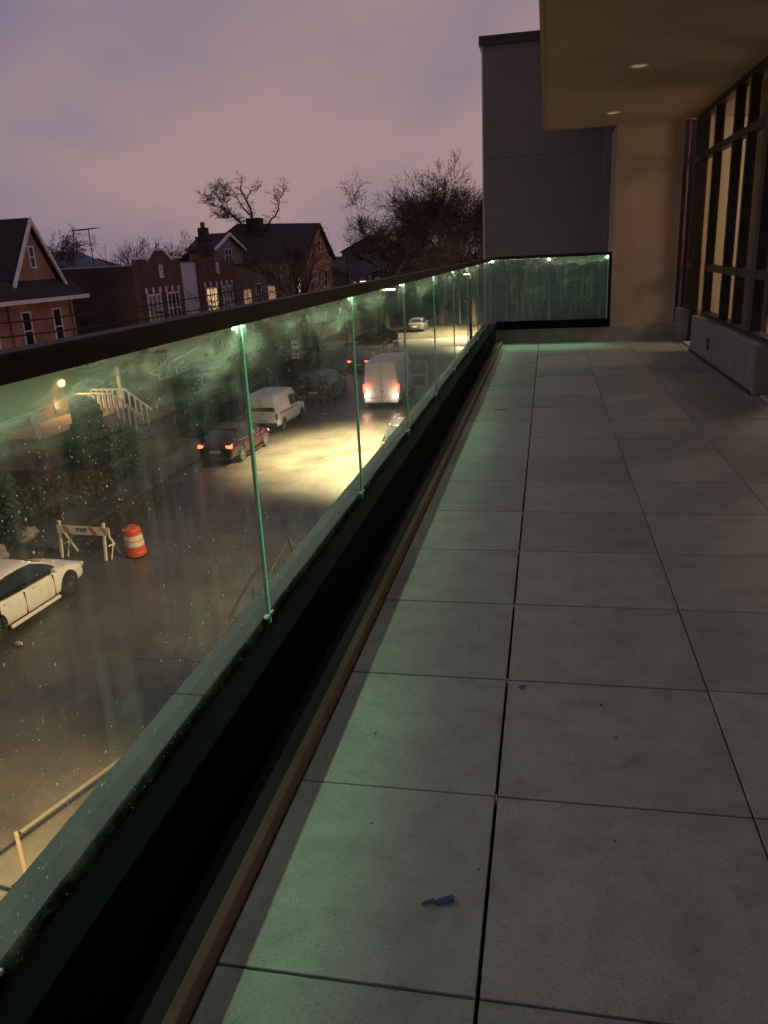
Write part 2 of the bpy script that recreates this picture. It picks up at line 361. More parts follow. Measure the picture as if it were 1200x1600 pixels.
end = thing('glass_railing', 'short glass balustrade closing the far end of the terrace beside the tan pillar', 'railing', (0, 12.24, .2))
YE = 12.235
b = new(); bx(b, -.862, .90, YE-.04, YE+.04, RZ0+.012, RZ1+.012); par(obj('handrail', b, M_black, bevel=.003), end)
b = new(); bx(b, .858, .90, YE-.035, YE+.035, .3305, RZ0+.0115); par(obj('end_post', b, M_black, bevel=.003), end)
b = new(); bx(b, -.7355, .90, YE-.045, YE+.06, .2105, .33); par(obj('shoe_channel', b, M_shoe, bevel=.003), end)
for (x0, x1) in ((-.80, .022), (.034, .85)):
    b = new(); bx(b, x0+.0015, x1-.0015, YE-.006, YE+.006, .331, RZ0+.011)
    gp = par(obj('glass_panel', b, M_glass_end), end)
    for a, c in ((x0, x0+.0015), (x1-.0015, x1)):
        e = new(); bx(e, a, c, YE-.006, YE+.006, .331, RZ0+.011); obj('polished_edge', e, M_edge, gp)
for x in (-.79, .028, .845): par(box('joint_light', x-.014, x+.006, YE+.0075, YE+.018, 1.176, 1.1925, M_jled), end)
b = new(); bx(b, -.86, .90, YE+.25, YE+.28, 1.21, 1.23); lb2 = par(obj('added_led_bar', b, M_black), end)  # added LED bar behind the end rail to brighten its glass
for x in (-.79, .028, .845): par(box('joint_light', x-.014, x+.006, YE+.0075, YE+.018, 1.176, 1.1925, M_jled), end)
b = new(); bx(b, -.86, .90, YE+.254, YE+.276, 1.2045, 1.2095); obj('added_led_diffuser', b, M_led, lb2)
strip('added_led_light', (.03, YE+.265, 1.20), 1.6, (1, 0, 0), (0, -.5, -1), 2.6, (.56, 1.0, .60), 50, .02)
strip('rail_light', (.03, YE+.018, 1.193), 1.6, (1, 0, 0), (0, .25, -1), 2.0, (.92, 1.0, .72), 62, .004)
struct(box('end_kerb', -.7354, 1.98, 12.302, 12.60, -.3, .21, M_kerbst, bevel=.006))

# ------------------------------------------------------------------ pillar, soffit, wing wall
pil = box('pillar', .905, 1.80, 12.36, 13.2, .2105, 2.90, M_stucco, bevel=.008)
tag(pil, 'tan stucco pillar standing on the end kerb under the soffit', 'pillar')
so_ = thing('soffit', 'low tan soffit overhanging the right half of the terrace', 'ceiling', (1, 6, 2.9)); so_['kind'] = 'structure'
b = new(); bx(b, -.045, 2.6, -2.5, 12.36, 2.903, 3.25); par(obj('ceiling_board', b, M_soffit), so_)
b = new(); bx(b, -.08, -.0455, -2.5, 12.395, 2.89, 3.26); bx(b, -.0454, 2.6, 12.3605, 12.395, 2.89, 3.26); par(obj('edge_trim', b, mat('trim_tan', (.33, .27, .19), .7, var=.1, vscale=4)), so_)
struct(box('upper_wall', -.08, 2.6, -2.5, 12.395, 3.2605, 6.5, M_stucco))
M_disc = mat('white_trim', (.75, .70, .62), .5)
dl = thing('recessed_light', 'dimly lit white recessed downlight in the soffit, the nearer of the two', 'ceiling light', (.80, 8.53, 2.9025), 0, 'recessed soffit downlights')
b = new(); lathe(b, [(.088, -.001), (.088, -.006), (.066, -.010), (.066, -.004)], 32); obj('trim_ring', b, M_disc, dl, smooth=False)
b = new(); lathe(b, [(.064, -.0035), (.064, -.006), (.03, -.009)], 32); obj('lens', b, mat('frosted_lens', (.8, .78, .72), .35, emit=(1, .8, .55), es=.16), dl)  # faint emission put in so the lens reads as dimly lit
d2 = copy_tree(dl); d2.location = (.77, 11.27, 2.9025); d2['label'] = 'dimly lit white recessed downlight in the soffit next to the tan pillar'

wing = thing('wing_building', 'windowless grey purple building wing with black roof edge behind the end railing', 'building', (1, 15, -7))
def W_(name, *a, **k): return par(box(name, *a, **k), wing)
ZT = 4.36
W_('wall', -1.045, .83, 14.0, 22, -7, ZT, M_wing)
W_('wall', .83, 3.0, 13.62, 22.0, -7, 5.6, mat('wing_return', (.14, .13, .155), .85, var=.08, vscale=1, bump=.25, bscale=50))
W_('roof_edge', -1.09, .8295, 13.95, 22.05, ZT+.0005, ZT+.13, mat('black_cap', (.012, .012, .016), .5))
W_('panel_joint', -1.0455, .829, 13.9985, 14.3, 2.748, 2.754, mat('dark_joint', (.01, .01, .01), .8))
W_('corner_bead', -1.052, -1.025, 13.993, 14.02, -7, ZT, mat('pale_bead', (.36, .34, .36), .7))

# ------------------------------------------------------------------ window wall on the right
ww = thing('window_wall', 'bronze framed window wall with transoms along the right side of the terrace', 'window', (1.95, 9, 0))
XO, XGl = 1.925, 1.975
YB = [4.4, 5.4, 6.35, 7.35, 8.36, 9.17, 9.84, 10.90, 11.82]
def fr(x0, x1, y0, y1, z0, z1, name='mullion', M=None): return par(box(name, x0, x1, y0, y1, z0, z1, M or M_frame, bevel=.003), ww)
for i, y in enumerate(YB):
    wdt = .14 if i in (3, 4) else .065
    fr(XO, XGl+.05, y, y+wdt, .021, 2.84)
fr(XO, XGl+.05, 12.24, 12.30, .2105, 2.84)
fr(XO-.003, XGl+.053, 4.4, 12.30, 2.8405, 2.9025, 'head_rail')
fr(XO+.004, XGl+.046, 4.45, 12.235, 2.33, 2.41, 'transom')
for a, c in zip(YB[:-1], YB[1:]):
    if abs(a-10.90) < .01: continue
    fr(XO+.006, XGl+.044, a+.07, c-.001, .97, 1.05, 'mid_rail')
fr(XO+.006, XGl+.044, 11.89, 12.239, .97, 1.05, 'mid_rail')
fr(XO-.02, XGl+.05, 7.50, 10.899, .4505, .488, 'sill')
fr(XO-.02, XGl+.05, 11.89, 12.2395, .4505, .488, 'sill')
EB = YB + [12.24]
for a, c in zip(EB[:-1], EB[1:]):
    b = new(); bx(b, XGl-.004, XGl+.004, a+.066, c, .03, 2.84); par(obj('pane', b, M_pane), ww)
kw = box('knee_wall', 1.80, 2.06, 7.56, 10.885, 0.003, .45, M_grey, bevel=.02)
tag(kw, 'long grey stucco knee wall with a black outlet under the windows', 'low wall')
b = new(); bx(b, 1.792, 1.7995, 9.62, 9.78, .15, .29); obj('outlet_cover', b, mat('outlet_black', (.006, .006, .006), .5), kw, bevel=.004)
b = new(); bx(b, 1.79, 1.7992, 7.6, 10.88, .004, .035); obj('base_gap', b, mat('base_dark', (.02, .018, .016), .8), kw)
tag(box('knee_wall', 1.80, 2.06, 11.885, 12.297, .003, .45, M_grey, bevel=.02), 'short grey stucco knee wall block at the far corner by the pillar', 'low wall')
for y0, y1, lb_ in ((10.97, 11.81, 'pale metal door threshold between the two knee walls'), (6.5, 7.5, 'pale metal door threshold at the near end of the long knee wall')):
    tag(box('threshold', 1.86, 2.05, y0, y1, .003, .02, mat('threshold_metal', (.5, .5, .48), .5, .2), bevel=.003), lb_, 'threshold')
pp = new(); tube(pp, [(1.845, 12.27, .212), (1.845, 12.27, 2.88)], .018, 10)
tag(obj('drain_pipe', pp, mat('pipe_red', (.13, .045, .03), .5)), 'thin dark red pipe rising in the corner behind the pillar', 'pipe')
# room behind the glass
def R_(name, *a): return struct(box(name, *a))
R_('interior_end_wall', 2.061, 7, 12.61, 12.75, -.2, 3.2, M_inwall)
R_('interior_back_wall', 7.0, 7.15, -2.5, 12.75, -.2, 3.2, M_inwall)
R_('interior_floor', 2.061, 6.999, -2.5, 12.609, -.2, 0.0, mat('interior_floor', (.22, .15, .10), .4, var=.2, vscale=2))
R_('interior_ceiling', 2.601, 6.999, -2.5, 12.609, 2.9, 3.2, mat('interior_ceiling', (.5, .42, .32), .8))
R_('side_wall', 2.03, 2.25, -2.5, 4.395, 0.0, 2.9, M_stucco)
tag(box('interior_column', 2.2, 2.42, 9.75, 10.3, 0.001, 2.899, mat('column_brown', (.05, .035, .028), .8)), 'dark brown column standing inside the lit room behind the windows', 'column')
lamp = thing('ceiling_lamp', 'warm lamp hanging in the room behind the windows', 'lamp', (4.6, 11.2, 2.6))
b = new(); lathe(b, [(.05, .18), (.18, .02), (.17, .0), (.04, .16)], 24); obj('lamp_shade', b, mat('shade', (.6, .5, .4), .5), lamp)
b = new(); lathe(b, [(.02, -.06), (.05, -.03), (.06, .02), (.03, .1), (.02, .14)], 16); obj('bulb', b, mat('bulb_glow', (.9, .8, .6), .4, emit=(1, .62, .32), es=12), lamp)
b = new(); tube(b, [(0, 0, .17), (0, 0, .3)], .008, 8); obj('cord', b, M_black, lamp)
pl = bpy.data.lights.new('room_light', 'POINT'); pl.energy = 210; pl.color = (1, .74, .50); pl.shadow_soft_size = .55
po = bpy.data.objects.new('room_light', pl); C.objects.link(po); po.location = (4.6, 11.2, 2.42)

# ------------------------------------------------------------------ small things on the terrace
M_blue = mat('blue_tape', (.012, .055, .14), .5, var=.2, vscale=30)
b = new()
for (p, q, w) in (((-.055, -.016), (-.01, -.004), .006), ((-.01, -.004), (.055, .016), .011)):
    d = (Vector(q)-Vector(p)).normalized(); nrm = Vector((-d.y, d.x))*w
    P = [Vector((*(Vector(p)-nrm), .001)), Vector((*(Vector(q)-nrm*1.3), .007)), Vector((*(Vector(q)+nrm*1.3), .012)), Vector((*(Vector(p)+nrm), .001))]
    b.faces.new([b.verts.new(v) for v in P]); b.faces.new([b.verts.new(v-Vector((0,0,.0012))) for v in P][::-1])
b.faces.new([b.verts.new(v) for v in ((.03, .0, .004), (.062, .006, .016), (.058, .026, .010), (.028, .02, .005))])
o = obj('tape_scrap', b, M_blue, loc=(-.215, 1.372, .003)); o.scale = (.62, .62, .8); tag(o, 'torn strip of blue masking tape lying on the near tile', 'tape scrap')
b = new()
b.faces.new([b.verts.new(v) for v in ((-.012, -.006, .001), (.014, -.004, .004), (.016, .006, .006), (-.006, .008, .002))])
b.faces.new([b.verts.new(v) for v in ((-.012, -.006, .0), (.014, -.004, .003), (.016, .006, .005), (-.006, .008, .001))][::-1])
o = obj('tape_scrap', b, M_blue, loc=(-.062, 2.30, .003)); tag(o, 'tiny blue tape fleck beside the dark tile joint', 'tape scrap')
M_leaf = mat('dead_leaf', (.06, .045, .03), .8)
deb = new()
random.seed(5)
for k in range(70):
    x = random.uniform(-.55, 1.6); y = random.uniform(1.1, 11.8) if k > 25 else random.uniform(1.0, 3); s = random.uniform(.002, .006)
    a = random.uniform(0, PI); ca, sa = math.cos(a)*s, math.sin(a)*s; t = random.uniform(.3, 1.0)
    P = [(x-ca, y-sa, .001), (x+sa*t, y-ca*t, .002), (x+ca, y+sa, .004), (x-sa*t, y+ca*t, .003)]
    deb.faces.new([deb.verts.new(v) for v in P])
o = struct(obj('grit', deb, M_leaf), 'stuff'); tag(o, 'fine dark grit scattered over the terrace tiles', 'grit')
for (x, y, s, lb_) in ((-.39, 7.0, .05, 'thin dark twig on the greenish tiles halfway down the terrace'),):
    b = new(); tube(b, [(-s, 0, .004), (0, .006, .008), (s, -.004, .004)], .003, 5)
    tag(obj('twig', b, M_leaf, loc=(x, y, .001)), lb_, 'twig')

# ------------------------------------------------------------------ street lamps (sodium)
M_pole = mat('lamp_pole', (.022, .022, .02), .6, .1)
def street_lamp(x, y, z, dx, label, power, col=(1, .74, .42), glow=60, lit=True, soft=.12, cone=165):
    t = thing('street_lamp', label, 'street lamp', (x, y, G), 0, 'street lamps')
    h = z-G
    b = new(); tube(b, [(0, 0, 0), (0, 0, .4), (0, 0, .42), (0, 0, h*.94), (dx*.15, 0, h), (dx*.8, 0, h+.12)], [.13, .12, .085, .06, .045, .035], 10); obj('pole', b, M_pole, t, smooth=True)
    b = new(); s = 1 if dx > 0 else -1
    bmh = b; bx(bmh, min(dx*.8, dx+s*.35), max(dx*.8, dx+s*.35), -.14, .14, h+.06, h+.18); obj('lamp_head', b, M_pole, t, bevel=.03)
    b = new(); bx(b, min(dx*.88, dx+s*.28), max(dx*.88, dx+s*.28), -.11, .11, h+.0, h+.0595)
    obj('lens', b, mat('lamp_lens_%d_%d' % (int(col[1]*100), glow), (.8, .7, .5), .3, emit=col, es=glow), t)
    if power:
        l = bpy.data.lights.new('lamp_light', 'SPOT'); l.energy = power; l.color = col; l.shadow_soft_size = soft; l.spot_size = rad(cone); l.spot_blend = .6
        lo = bpy.data.objects.new('lamp_light', l); C.objects.link(lo); lo.parent = t; lo.location = (dx+s*.1, 0, h-.06)
    return t
street_lamp(-3.1, 34.0, -.05, -3.6, 'sodium street lamp over the road behind the handrail', 100000, glow=40, soft=.2, cone=104)
street_lamp(-5.2, 88.0, -1.0, -3.2, 'sodium street lamp beyond the crossing', 60000, cone=150)
street_lamp(-22.2, 78.5, -3.3, -.5, 'bluish white street lamp far up the left side', 120, (.55, .6, 1.0), 20)
street_lamp(-16.4, 66.0, -.62, 1.6, 'grey street lamp reaching over the handrail with a pale head', 60, (1, .9, .8), 2)
street_lamp(-10.0, 96.0, -1.15, .8, 'pale green street lamp in front of the far trees', 120, (.7, 1, .8), 16)
lb_ = street_lamp(-5.75, -6.0, 2.0, -1.0, 'added sodium street lamp, unseen on the near kerb behind the viewpoint', 0)
pl2 = bpy.data.lights.new('lamp_light', 'POINT'); pl2.energy = 620; pl2.color = (1, .62, .28); pl2.shadow_soft_size = .9  # unseen lamp added behind the viewpoint to warm soffit and pillar
o = bpy.data.objects.new('lamp_light', pl2); C.objects.link(o); o.parent = lb_; o.location = (-1.1, 0, 2.0-G-.3)
# added lamps on the facade, hidden by the parapet, to light road and parked cars
def added_wall_lamp(y, label, power, aim, cone):
    t = thing('added_wall_lamp', label, 'added wall lamp', (-.93, y, -1.1), 0, 'added lamps on the terrace facade')
    b = new(); bx(b, -.04, -.001, -.12, .12, -.12, .12); tube(b, [(-.03, 0, 0), (-.45, 0, .10), (-.8, 0, .0)], .02, 8); obj('bracket', b, M_black, t)
    b = new(); lathe(b, [(.04, .06), (.16, .0), (.17, -.06), (.155, -.06), (.14, -.01), (.03, .04)], 20, Matrix.Translation((-.8, 0, 0))); obj('lamp_shade', b, M_black, t)
    b = new(); lathe(b, [(.02, -.07), (.06, -.05), (.06, .0), (.03, .03)], 14, Matrix.Translation((-.8, 0, 0))); obj('bulb', b, mat('added_wall_bulb', (.9, .8, .6), .4, emit=(1, .62, .28), es=30), t)
    l = bpy.data.lights.new('lamp_light', 'SPOT'); l.energy = power; l.color = (1, .66, .34); l.shadow_soft_size = .15; l.spot_size = rad(cone); l.spot_blend = .9
    o = bpy.data.objects.new('lamp_light', l); C.objects.link(o); o.parent = t; o.location = (-.8, 0, -.13)
    o.rotation_euler = Vector(aim).to_track_quat('-Z', 'Y').to_euler()
added_wall_lamp(17.5, 'added, unseen hooded warm wall lamp farther along the terrace facade', 6500, (-1, .12, -.46), 80)
added_wall_lamp(7.0, 'added, unseen hooded warm wall lamp on the terrace facade near the viewer', 26000, (-.85, -.45, -.95), 115)

# ------------------------------------------------------------------ houses
def brickmat(name, c1, c2, mortar, scale=1.0):
    M = bpy.data.materials.new(name); M.use_nodes = True; n = M.node_tree; P = n.nodes['Principled BSDF']; N = n.nodes.new; L = n.links.new
    g = N('ShaderNodeNewGeometry'); s = N('ShaderNodeSeparateXYZ'); L(g.outputs['Position'], s.inputs[0])
    ad = N('ShaderNodeMath'); L(s.outputs[0], ad.inputs[0]); L(s.outputs[1], ad.inputs[1])
    c = N('ShaderNodeCombineXYZ'); L(ad.outputs[0], c.inputs[0]); L(s.outputs[2], c.inputs[1])
    t = N('ShaderNodeTexBrick'); t.inputs['Scale'].default_value = 1.0; t.inputs['Brick Width'].default_value = .22; t.inputs['Row Height'].default_value = .075
    t.inputs['Mortar Size'].default_value = .006; t.inputs['Color1'].default_value = (*c1, 1); t.inputs['Color2'].default_value = (*c2, 1); t.inputs['Mortar'].default_value = (*mortar, 1)
    L(c.outputs[0], t.inputs[0])
    z = N('ShaderNodeTexNoise'); z.inputs['Scale'].default_value = .9; z.inputs['Detail'].default_value = 8; L(g.outputs['Position'], z.inputs[0])
    r = N('ShaderNodeMapRange'); r.inputs[1].default_value = .3; r.inputs[2].default_value = .7; r.inputs[3].default_value = .6; r.inputs[4].default_value = 1.25; L(z.outputs[0], r.inputs[0])
    h = N('ShaderNodeHueSaturation'); L(r.outputs[0], h.inputs['Value']); L(t.outputs[0], h.inputs['Color']); L(h.outputs[0], P.inputs['Base Color'])
    P.inputs['Roughness'].default_value = .9; return M
B_red = brickmat('brick_red', (.13, .045, .032), (.10, .036, .028), (.12, .09, .07))
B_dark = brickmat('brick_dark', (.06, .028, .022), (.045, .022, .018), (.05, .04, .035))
B_pink = brickmat('brick_pink', (.30, .14, .115), (.26, .12, .095), (.27, .17, .13))
B_tan = brickmat('brick_tan', (.16, .11, .075), (.13, .09, .06), (.14, .11, .09))
M_roof = mat('shingle_dark', (.022, .018, .018), .95, var=.4, vscale=3, bump=.5, bscale=12)
M_roof2 = mat('shingle_grey', (.04, .038, .042), .95, var=.4, vscale=3, bump=.5, bscale=12)
M_white = mat('white_paint', (.62, .58, .58), .6, var=.12, vscale=3)
M_wstuc = mat('white_stucco', (.50, .46, .47), .9, var=.1, vscale=1)
M_wdark = mat('pane_dark', (.012, .012, .016), .12)
M_wcurt = mat('pane_curtain', (.16, .15, .14), .3, var=.3, vscale=3)
M_wlit = mat('pane_lit', (.5, .4, .25), .5, emit=(1, .62, .26), es=.75, var=.2, vscale=2)
M_wlit2 = mat('pane_dim', (.4, .3, .2), .5, emit=(1, .5, .25), es=.28)
M_wood = mat('dark_wood', (.05, .03, .02), .7)
def window(parent, X, y0, y1, z0, z1, pane=M_wdark, sashes=2, frame=M_white, face='x', fw=.07, arch=False):
    b = new(); d = .05
    def B(u0, u1, v0, v1, off=0):
        if face == 'x': bx(b, X-.03, X+d+off, u0, u1, v0, v1)
        else: bx(b, u0, u1, X-d-off, X+.03, v0, v1)
    B(y0, y1, z0, z0+fw, .04); B(y0, y1, z1-fw, z1, .01); B(y0, y0+fw, z0+fw, z1-fw); B(y1-fw, y1, z0+fw, z1-fw)
    zm = (z0+z1)/2; B(y0+fw, y1-fw, zm-fw*.35, zm+fw*.35, -.01)
    for k in range(1, sashes):
        yy = y0+(y1-y0)*k/sashes; B(yy-fw*.4, yy+fw*.4, z0+fw, z1-fw, -.005)
    w = obj('window', b, frame, parent)
    b = new()
    if face == 'x': bx(b, X-.02, X+.012, y0+.01, y1-.01, z0+.01, z1-.01)
    else: bx(b, y0+.01, y1-.01, X-.012, X+.02, z0+.01, z1-.01)
    obj('pane', b, pane, w); return w

HX = -24.0
# gabled pink brick house, nearest on the left
h = thing('brick_house', 'pink brick house with white trimmed steep gable, nearest on the left', 'house', (0, 0, 0))
box('wall', HX-13, HX, 30.2, 38.3, G, .12, B_pink, h)
b = new(); prism(b, [(34.05, .86), (37.85, .86), (35.95, 3.62)], HX-9, HX-.25, 'x'); obj('gable_wall', b, B_pink, h)
b = new()
for s in (-1, 1):
    p = [(35.95, 3.66), (35.95+s*2.12, .58), (35.95+s*2.12, .74), (35.95, 3.84)]
    prism(b, p if s > 0 else p[::-1], HX-9.2, HX+.02, 'x')
obj('roof', b, M_roof, h)
b = new()
for s in (-1, 1):
    p = [(35.95, 3.60), (35.95+s*2.1, .62), (35.95+s*2.16, .80), (35.95, 3.86)]
    prism(b, p if s > 0 else p[::-1], HX+.022, HX+.12, 'x')
obj('barge_board', b, M_white, h)
b = new(); prism(b, [(HX-10, 1.1), (HX-.2, 1.02), (HX+.75, .14), (HX-10, .14)], 30.0, 38.75, 'y'); obj('roof', b, M_roof, h)
b = new(); bx(b, HX+.70, HX+.80, 29.9, 38.85, .02, .20); bx(b, HX+.3, HX+.70, 38.76, 38.85, .02, .20); obj('gutter', b, M_white, h)
window(h, HX-.25, 35.75, 36.25, 1.55, 2.6, M_wdark, 1, fw=.09)
window(h, HX, 34.0, 34.75, -2.15, -.35, M_wdark, 1, fw=.08)
window(h, HX, 36.5, 37.25, -2.15, -.35, M_wdark, 1, fw=.08)
window(h, HX, 31.4, 32.2, -2.15, -.35, M_wdark, 1, fw=.08)
for y in (33.1, 38.1): box('corner_pier', HX+.002, HX+.10, y, y+.2, G, .1, B_pink, h)
# porch
b = new(); bx(b, HX+.105, HX+2.6, 30.4, 36.2, G, -5.55); obj('porch_floor', b, B_pink, h)
b = new(); prism(b, [(HX+.1, -2.35), (HX+2.4, -2.85), (HX+2.4, -2.98), (HX+.1, -2.48)], 30.0, 38.2, 'y'); obj('porch_roof', b, M_roof2, h)
for y in (30.6, 33.4, 38.0): box('porch_post', HX+2.15, HX+2.3, y-.08, y+.08, -5.55, -2.93, M_white, h)
b = new(); bx(b, HX+.005, HX+.06, 36.3, 37.2, -5.5, -3.45); obj('door', b, mat('door_orange', (.35, .17, .08), .5), h)
window(h, HX, 32.2, 33.3, -5.0, -3.4, M_wlit2, 2); window(h, HX, 35.3, 35.75, -5.2, -3.2, M_wlit, 1)
pl_ = new(); lathe(pl_, [(.03, -.12), (.09, -.1), (.11, .08), (.04, .13)], 12, Matrix.Translation((HX+.28, 35.9, -3.95)) @ Matrix.Scale(1.5, 4)); obj('porch_light', pl_, mat('porch_bulb', (.9, .8, .6), .4, emit=(1, .62, .28), es=110), h)
l = bpy.data.lights.new('porch_light', 'POINT'); l.energy = 320; l.color = (1, .52, .2); l.shadow_soft_size = .1
lo = bpy.data.objects.new('porch_light', l); C.objects.link(lo); lo.location = (HX+.6, 35.9, -3.95)
# stairs with white balusters
st = new()
for k in range(8): bx(st, HX+2.605+k*.2, HX+2.605+(k+1)*.2-.002, 36.4, 37.8, G, -5.75-k*.155)
bx(st, HX+.105, HX+2.6, 36.201, 37.8, G, -5.56)
obj('front_steps', st, mat('steps_grey', (.16, .14, .13), .9, var=.2), h)
for y in (36.45, 37.75):
    rl = new(); P0 = Vector((HX+.6, y, -4.6)); P1 = Vector((HX+2.6, y, -4.6)); P2 = Vector((HX+4.0, y, -5.70))
    tube(rl, [P0, P1, P2], .055, 6)
    obj('stair_rail', rl, M_white, h)
    for k in range(15):
        x = HX+.7+k*.30; ztop = -4.62 if x < HX+2.6 else -4.62-(x-HX-2.6)*.786; zb = -5.55 if x < HX+2.6 else -5.75-int((x-HX-2.6)/.2)*.155
        if x > HX+3.95: break
        box('baluster', x-.035, x+.035, y-.035, y+.035, zb, ztop, M_white, h)

# red brick row house with stepped parapet
def cornice_caps(h, pts):
    for (ya, yb, z) in pts: box('parapet_cap', HX-.25, HX+.12, ya, yb, z, z+.14, M_white, h)
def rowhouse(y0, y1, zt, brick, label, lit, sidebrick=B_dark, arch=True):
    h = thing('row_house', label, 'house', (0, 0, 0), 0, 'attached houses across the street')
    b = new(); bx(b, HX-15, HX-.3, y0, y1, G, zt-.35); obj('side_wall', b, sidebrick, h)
    b = new(); W_ = y1-y0; c = (y0+y1)/2
    if arch:
        pts = [(y0, G), (y0, zt), (y0+W_*.2, zt), (y0+W_*.2, zt-.12), (y0+W_*.28, zt+.05), (y0+W_*.36, zt+.38), (y0+W_*.42, zt+.50), (y0+W_*.58, zt+.50), (y0+W_*.64, zt+.38), (y0+W_*.72, zt+.05), (y0+W_*.8, zt-.12), (y0+W_*.8, zt), (y1, zt), (y1, G)]
    else:
        pts = [(y0, G), (y0, zt), (y0+W_*.45, zt+.0), (y0+W_*.45, zt-.25), (y1, zt-.25), (y1, G)]
    prism(b, pts, HX-.299, HX, 'x'); obj('front_wall', b, brick, h)
    if arch:
        b = new(); pl = pts[3:11]
        for (a, za), (c2, zc) in zip(pl, pl[1:]):
            prism(b, [(a, za), (c2, zc), (c2, zc+.11), (a, za+.11)], HX-.31, HX+.08, 'x')
        obj('parapet_cap', b, M_white, h)
        cornice_caps(h, [(y0-.03, y0+W_*.21, zt+.001), (y0+W_*.79, y1+.02, zt+.001)])
    window(h, HX, y0+W_*.5-.2, y0+W_*.5+.25, zt-1.15, zt-.35, M_wcurt, 1, fw=.12)
    for k, (a, c2) in enumerate(((.13, .43), (.57, .87))):
        window(h, HX, y0+W_*a, y0+W_*c2, -2.25, -.25, [M_wcurt, M_wlit, M_wdark, M_wlit2][lit[k]], 3, fw=.11)
        for q in (a-.02, (a+c2)/2-.02, c2-.02): box('keystone', HX+.001, HX+.06, y0+W_*q, y0+W_*q+.22, -.2, .12, M_white, h)
        window(h, HX, y0+W_*a, y0+W_*c2, -5.5, -3.9, M_wdark, 3, fw=.1)
    b = new(); bx(b, HX+.001, HX+.9, y0+.1, y1-.1, -3.45, -3.25); obj('belt_course', b, M_roof2, h)
    return h
rowhouse(45.8, 51.9, 1.82, B_red, 'red brick row house with curved parapet and two white triple windows', (0, 2))
wh = thing('row_house', 'narrow white stucco house front between the two brick row houses', 'house', (0, 0, 0), 0, 'attached houses across the street')
box('front_wall', HX-14, HX-.15, 51.905, 54.6, G, 1.55, M_wstuc, wh)
box('parapet_cap', HX-.4, HX-.1, 51.9, 54.6, 1.551, 1.64, M_roof2, wh)
window(wh, HX-.15, 52.6, 53.8, -4.8, -3.6, M_wdark, 2)
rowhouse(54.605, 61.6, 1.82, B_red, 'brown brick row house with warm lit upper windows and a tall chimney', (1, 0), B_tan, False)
ch = thing('chimney', 'tall dark brick chimney with stepped top rising over the lit brick house', 'chimney', (-26.7, 62.6, .2))
b = new(); bx(b, -.42, .42, -.42, .42, -2.2, 3.0); bx(b, -.52, .52, -.52, .52, 3.0, 3.25); bx(b, -.33, .33, -.33, .33, 3.25, 3.9); obj('stack', b, B_dark, ch)
b = new(); lathe(b, [(.18, 3.9), (.18, 4.3), (.14, 4.32)], 12); obj('flue', b, mat('flue', (.1, .06, .05), .8), ch)

def pitched(y0, y1, X0, X1, ze, zr, wallm, roofm, label, hip=0.0, name='house'):
    h = thing(name, label, 'house', (0, 0, 0))
    box('wall', X1, X0, y0, y1, G, ze, wallm, h)
    xm = (X0+X1)/2
    b = new(); prism(b, [(X0, ze+.001), (X1, ze+.001), (xm, zr-.12)], y0+.001, y1-.001, 'y') if not hip else bx(b, X1+.3, X0-.3, y0+.3, y1-.3, ze+.001, ze+.2)
    obj('gable_wall', b, wallm, h)
    b = new(); o_ = .45
    A = [b.verts.new(v) for v in ((X0+o_, y0-o_, ze-.12), (X0+o_, y1+o_, ze-.12), (X1-o_, y1+o_, ze-.12), (X1-o_, y0-o_, ze-.12))]
    R0, R1 = b.verts.new((xm, y0-o_+hip, zr)), b.verts.new((xm, y1+o_-hip, zr))
    b.faces.new((A[0], A[1], R1, R0)); b.faces.new((A[2], A[3], R0, R1))
    if hip: b.faces.new((A[3], A[0], R0)); b.faces.new((A[1], A[2], R1))
    r = obj('roof', b, roofm, h); s = r.modifiers.new('thick', 'SOLIDIFY'); s.thickness = .12
    return h
h = thing('row_house', 'flat fronted tan brick house with small lit windows before the dark roofs', 'house', (0, 0, 0), 0, 'attached houses across the street')
box('front_wall', HX-14, HX-.1, 61.605, 81.5, G, 1.15, B_tan, h); box('parapet_cap', HX-.5, HX-.02, 61.605, 81.5, 1.151, 1.27, M_roof2, h)
window(h, HX-.1, 63.2, 65.0, -2.3, -.75, M_wlit2, 2); window(h, HX-.1, 66.2, 67.5, -2.2, -.4, M_wdark, 2); window(h, HX-.1, 69.2, 71.2, -2.4, -.7, M_wlit2, 3); window(h, HX-.1, 73.2, 74.4, -2.6, .1, M_wcurt, 1); window(h, HX-.1, 78.0, 79.2, -2.7, -.2, M_wlit, 1)
h = thing('house', 'set back house with a small pale gabled dormer left of the dark roof', 'house', (0, 0, 0))
M_dorm = mat('dormer_tan', (.24, .18, .155), .9, var=.1)
box('wall', -29.2, -27.2, 65, 71.4, G, 2.3, M_dorm, h)
b = new(); prism(b, [(65.0, 1.0), (71.4, 1.0), (71.4, 2.5), (68.1, 3.62), (65.0, 2.5)], -27.19, -27.0, 'x'); obj('gable_wall', b, M_dorm, h)
for s_ in (-1, 1):
    p = [(68.1, 3.70), (68.1+s_*3.6, 2.42), (68.1+s_*3.6, 2.52), (68.1, 3.84)]
    b = new(); prism(b, p if s_ > 0 else p[::-1], -29.3, -26.75, 'x'); obj('roof', b, M_roof, h)
    p = [(68.1, 3.60), (68.1+s_*3.55, 2.34), (68.1+s_*3.65, 2.50), (68.1, 3.82)]
    b = new(); prism(b, p if s_ > 0 else p[::-1], -26.74, -26.6, 'x'); obj('barge_board', b, M_white, h)
window(h, -27.0, 67.3, 68.9, 1.5, 2.55, mat('pane_blue', (.07, .09, .14), .25), 2)
h = thing('house', 'large house with a broad black roof and narrow pinkish gable beside the bare branches', 'house', (0, 0, 0))
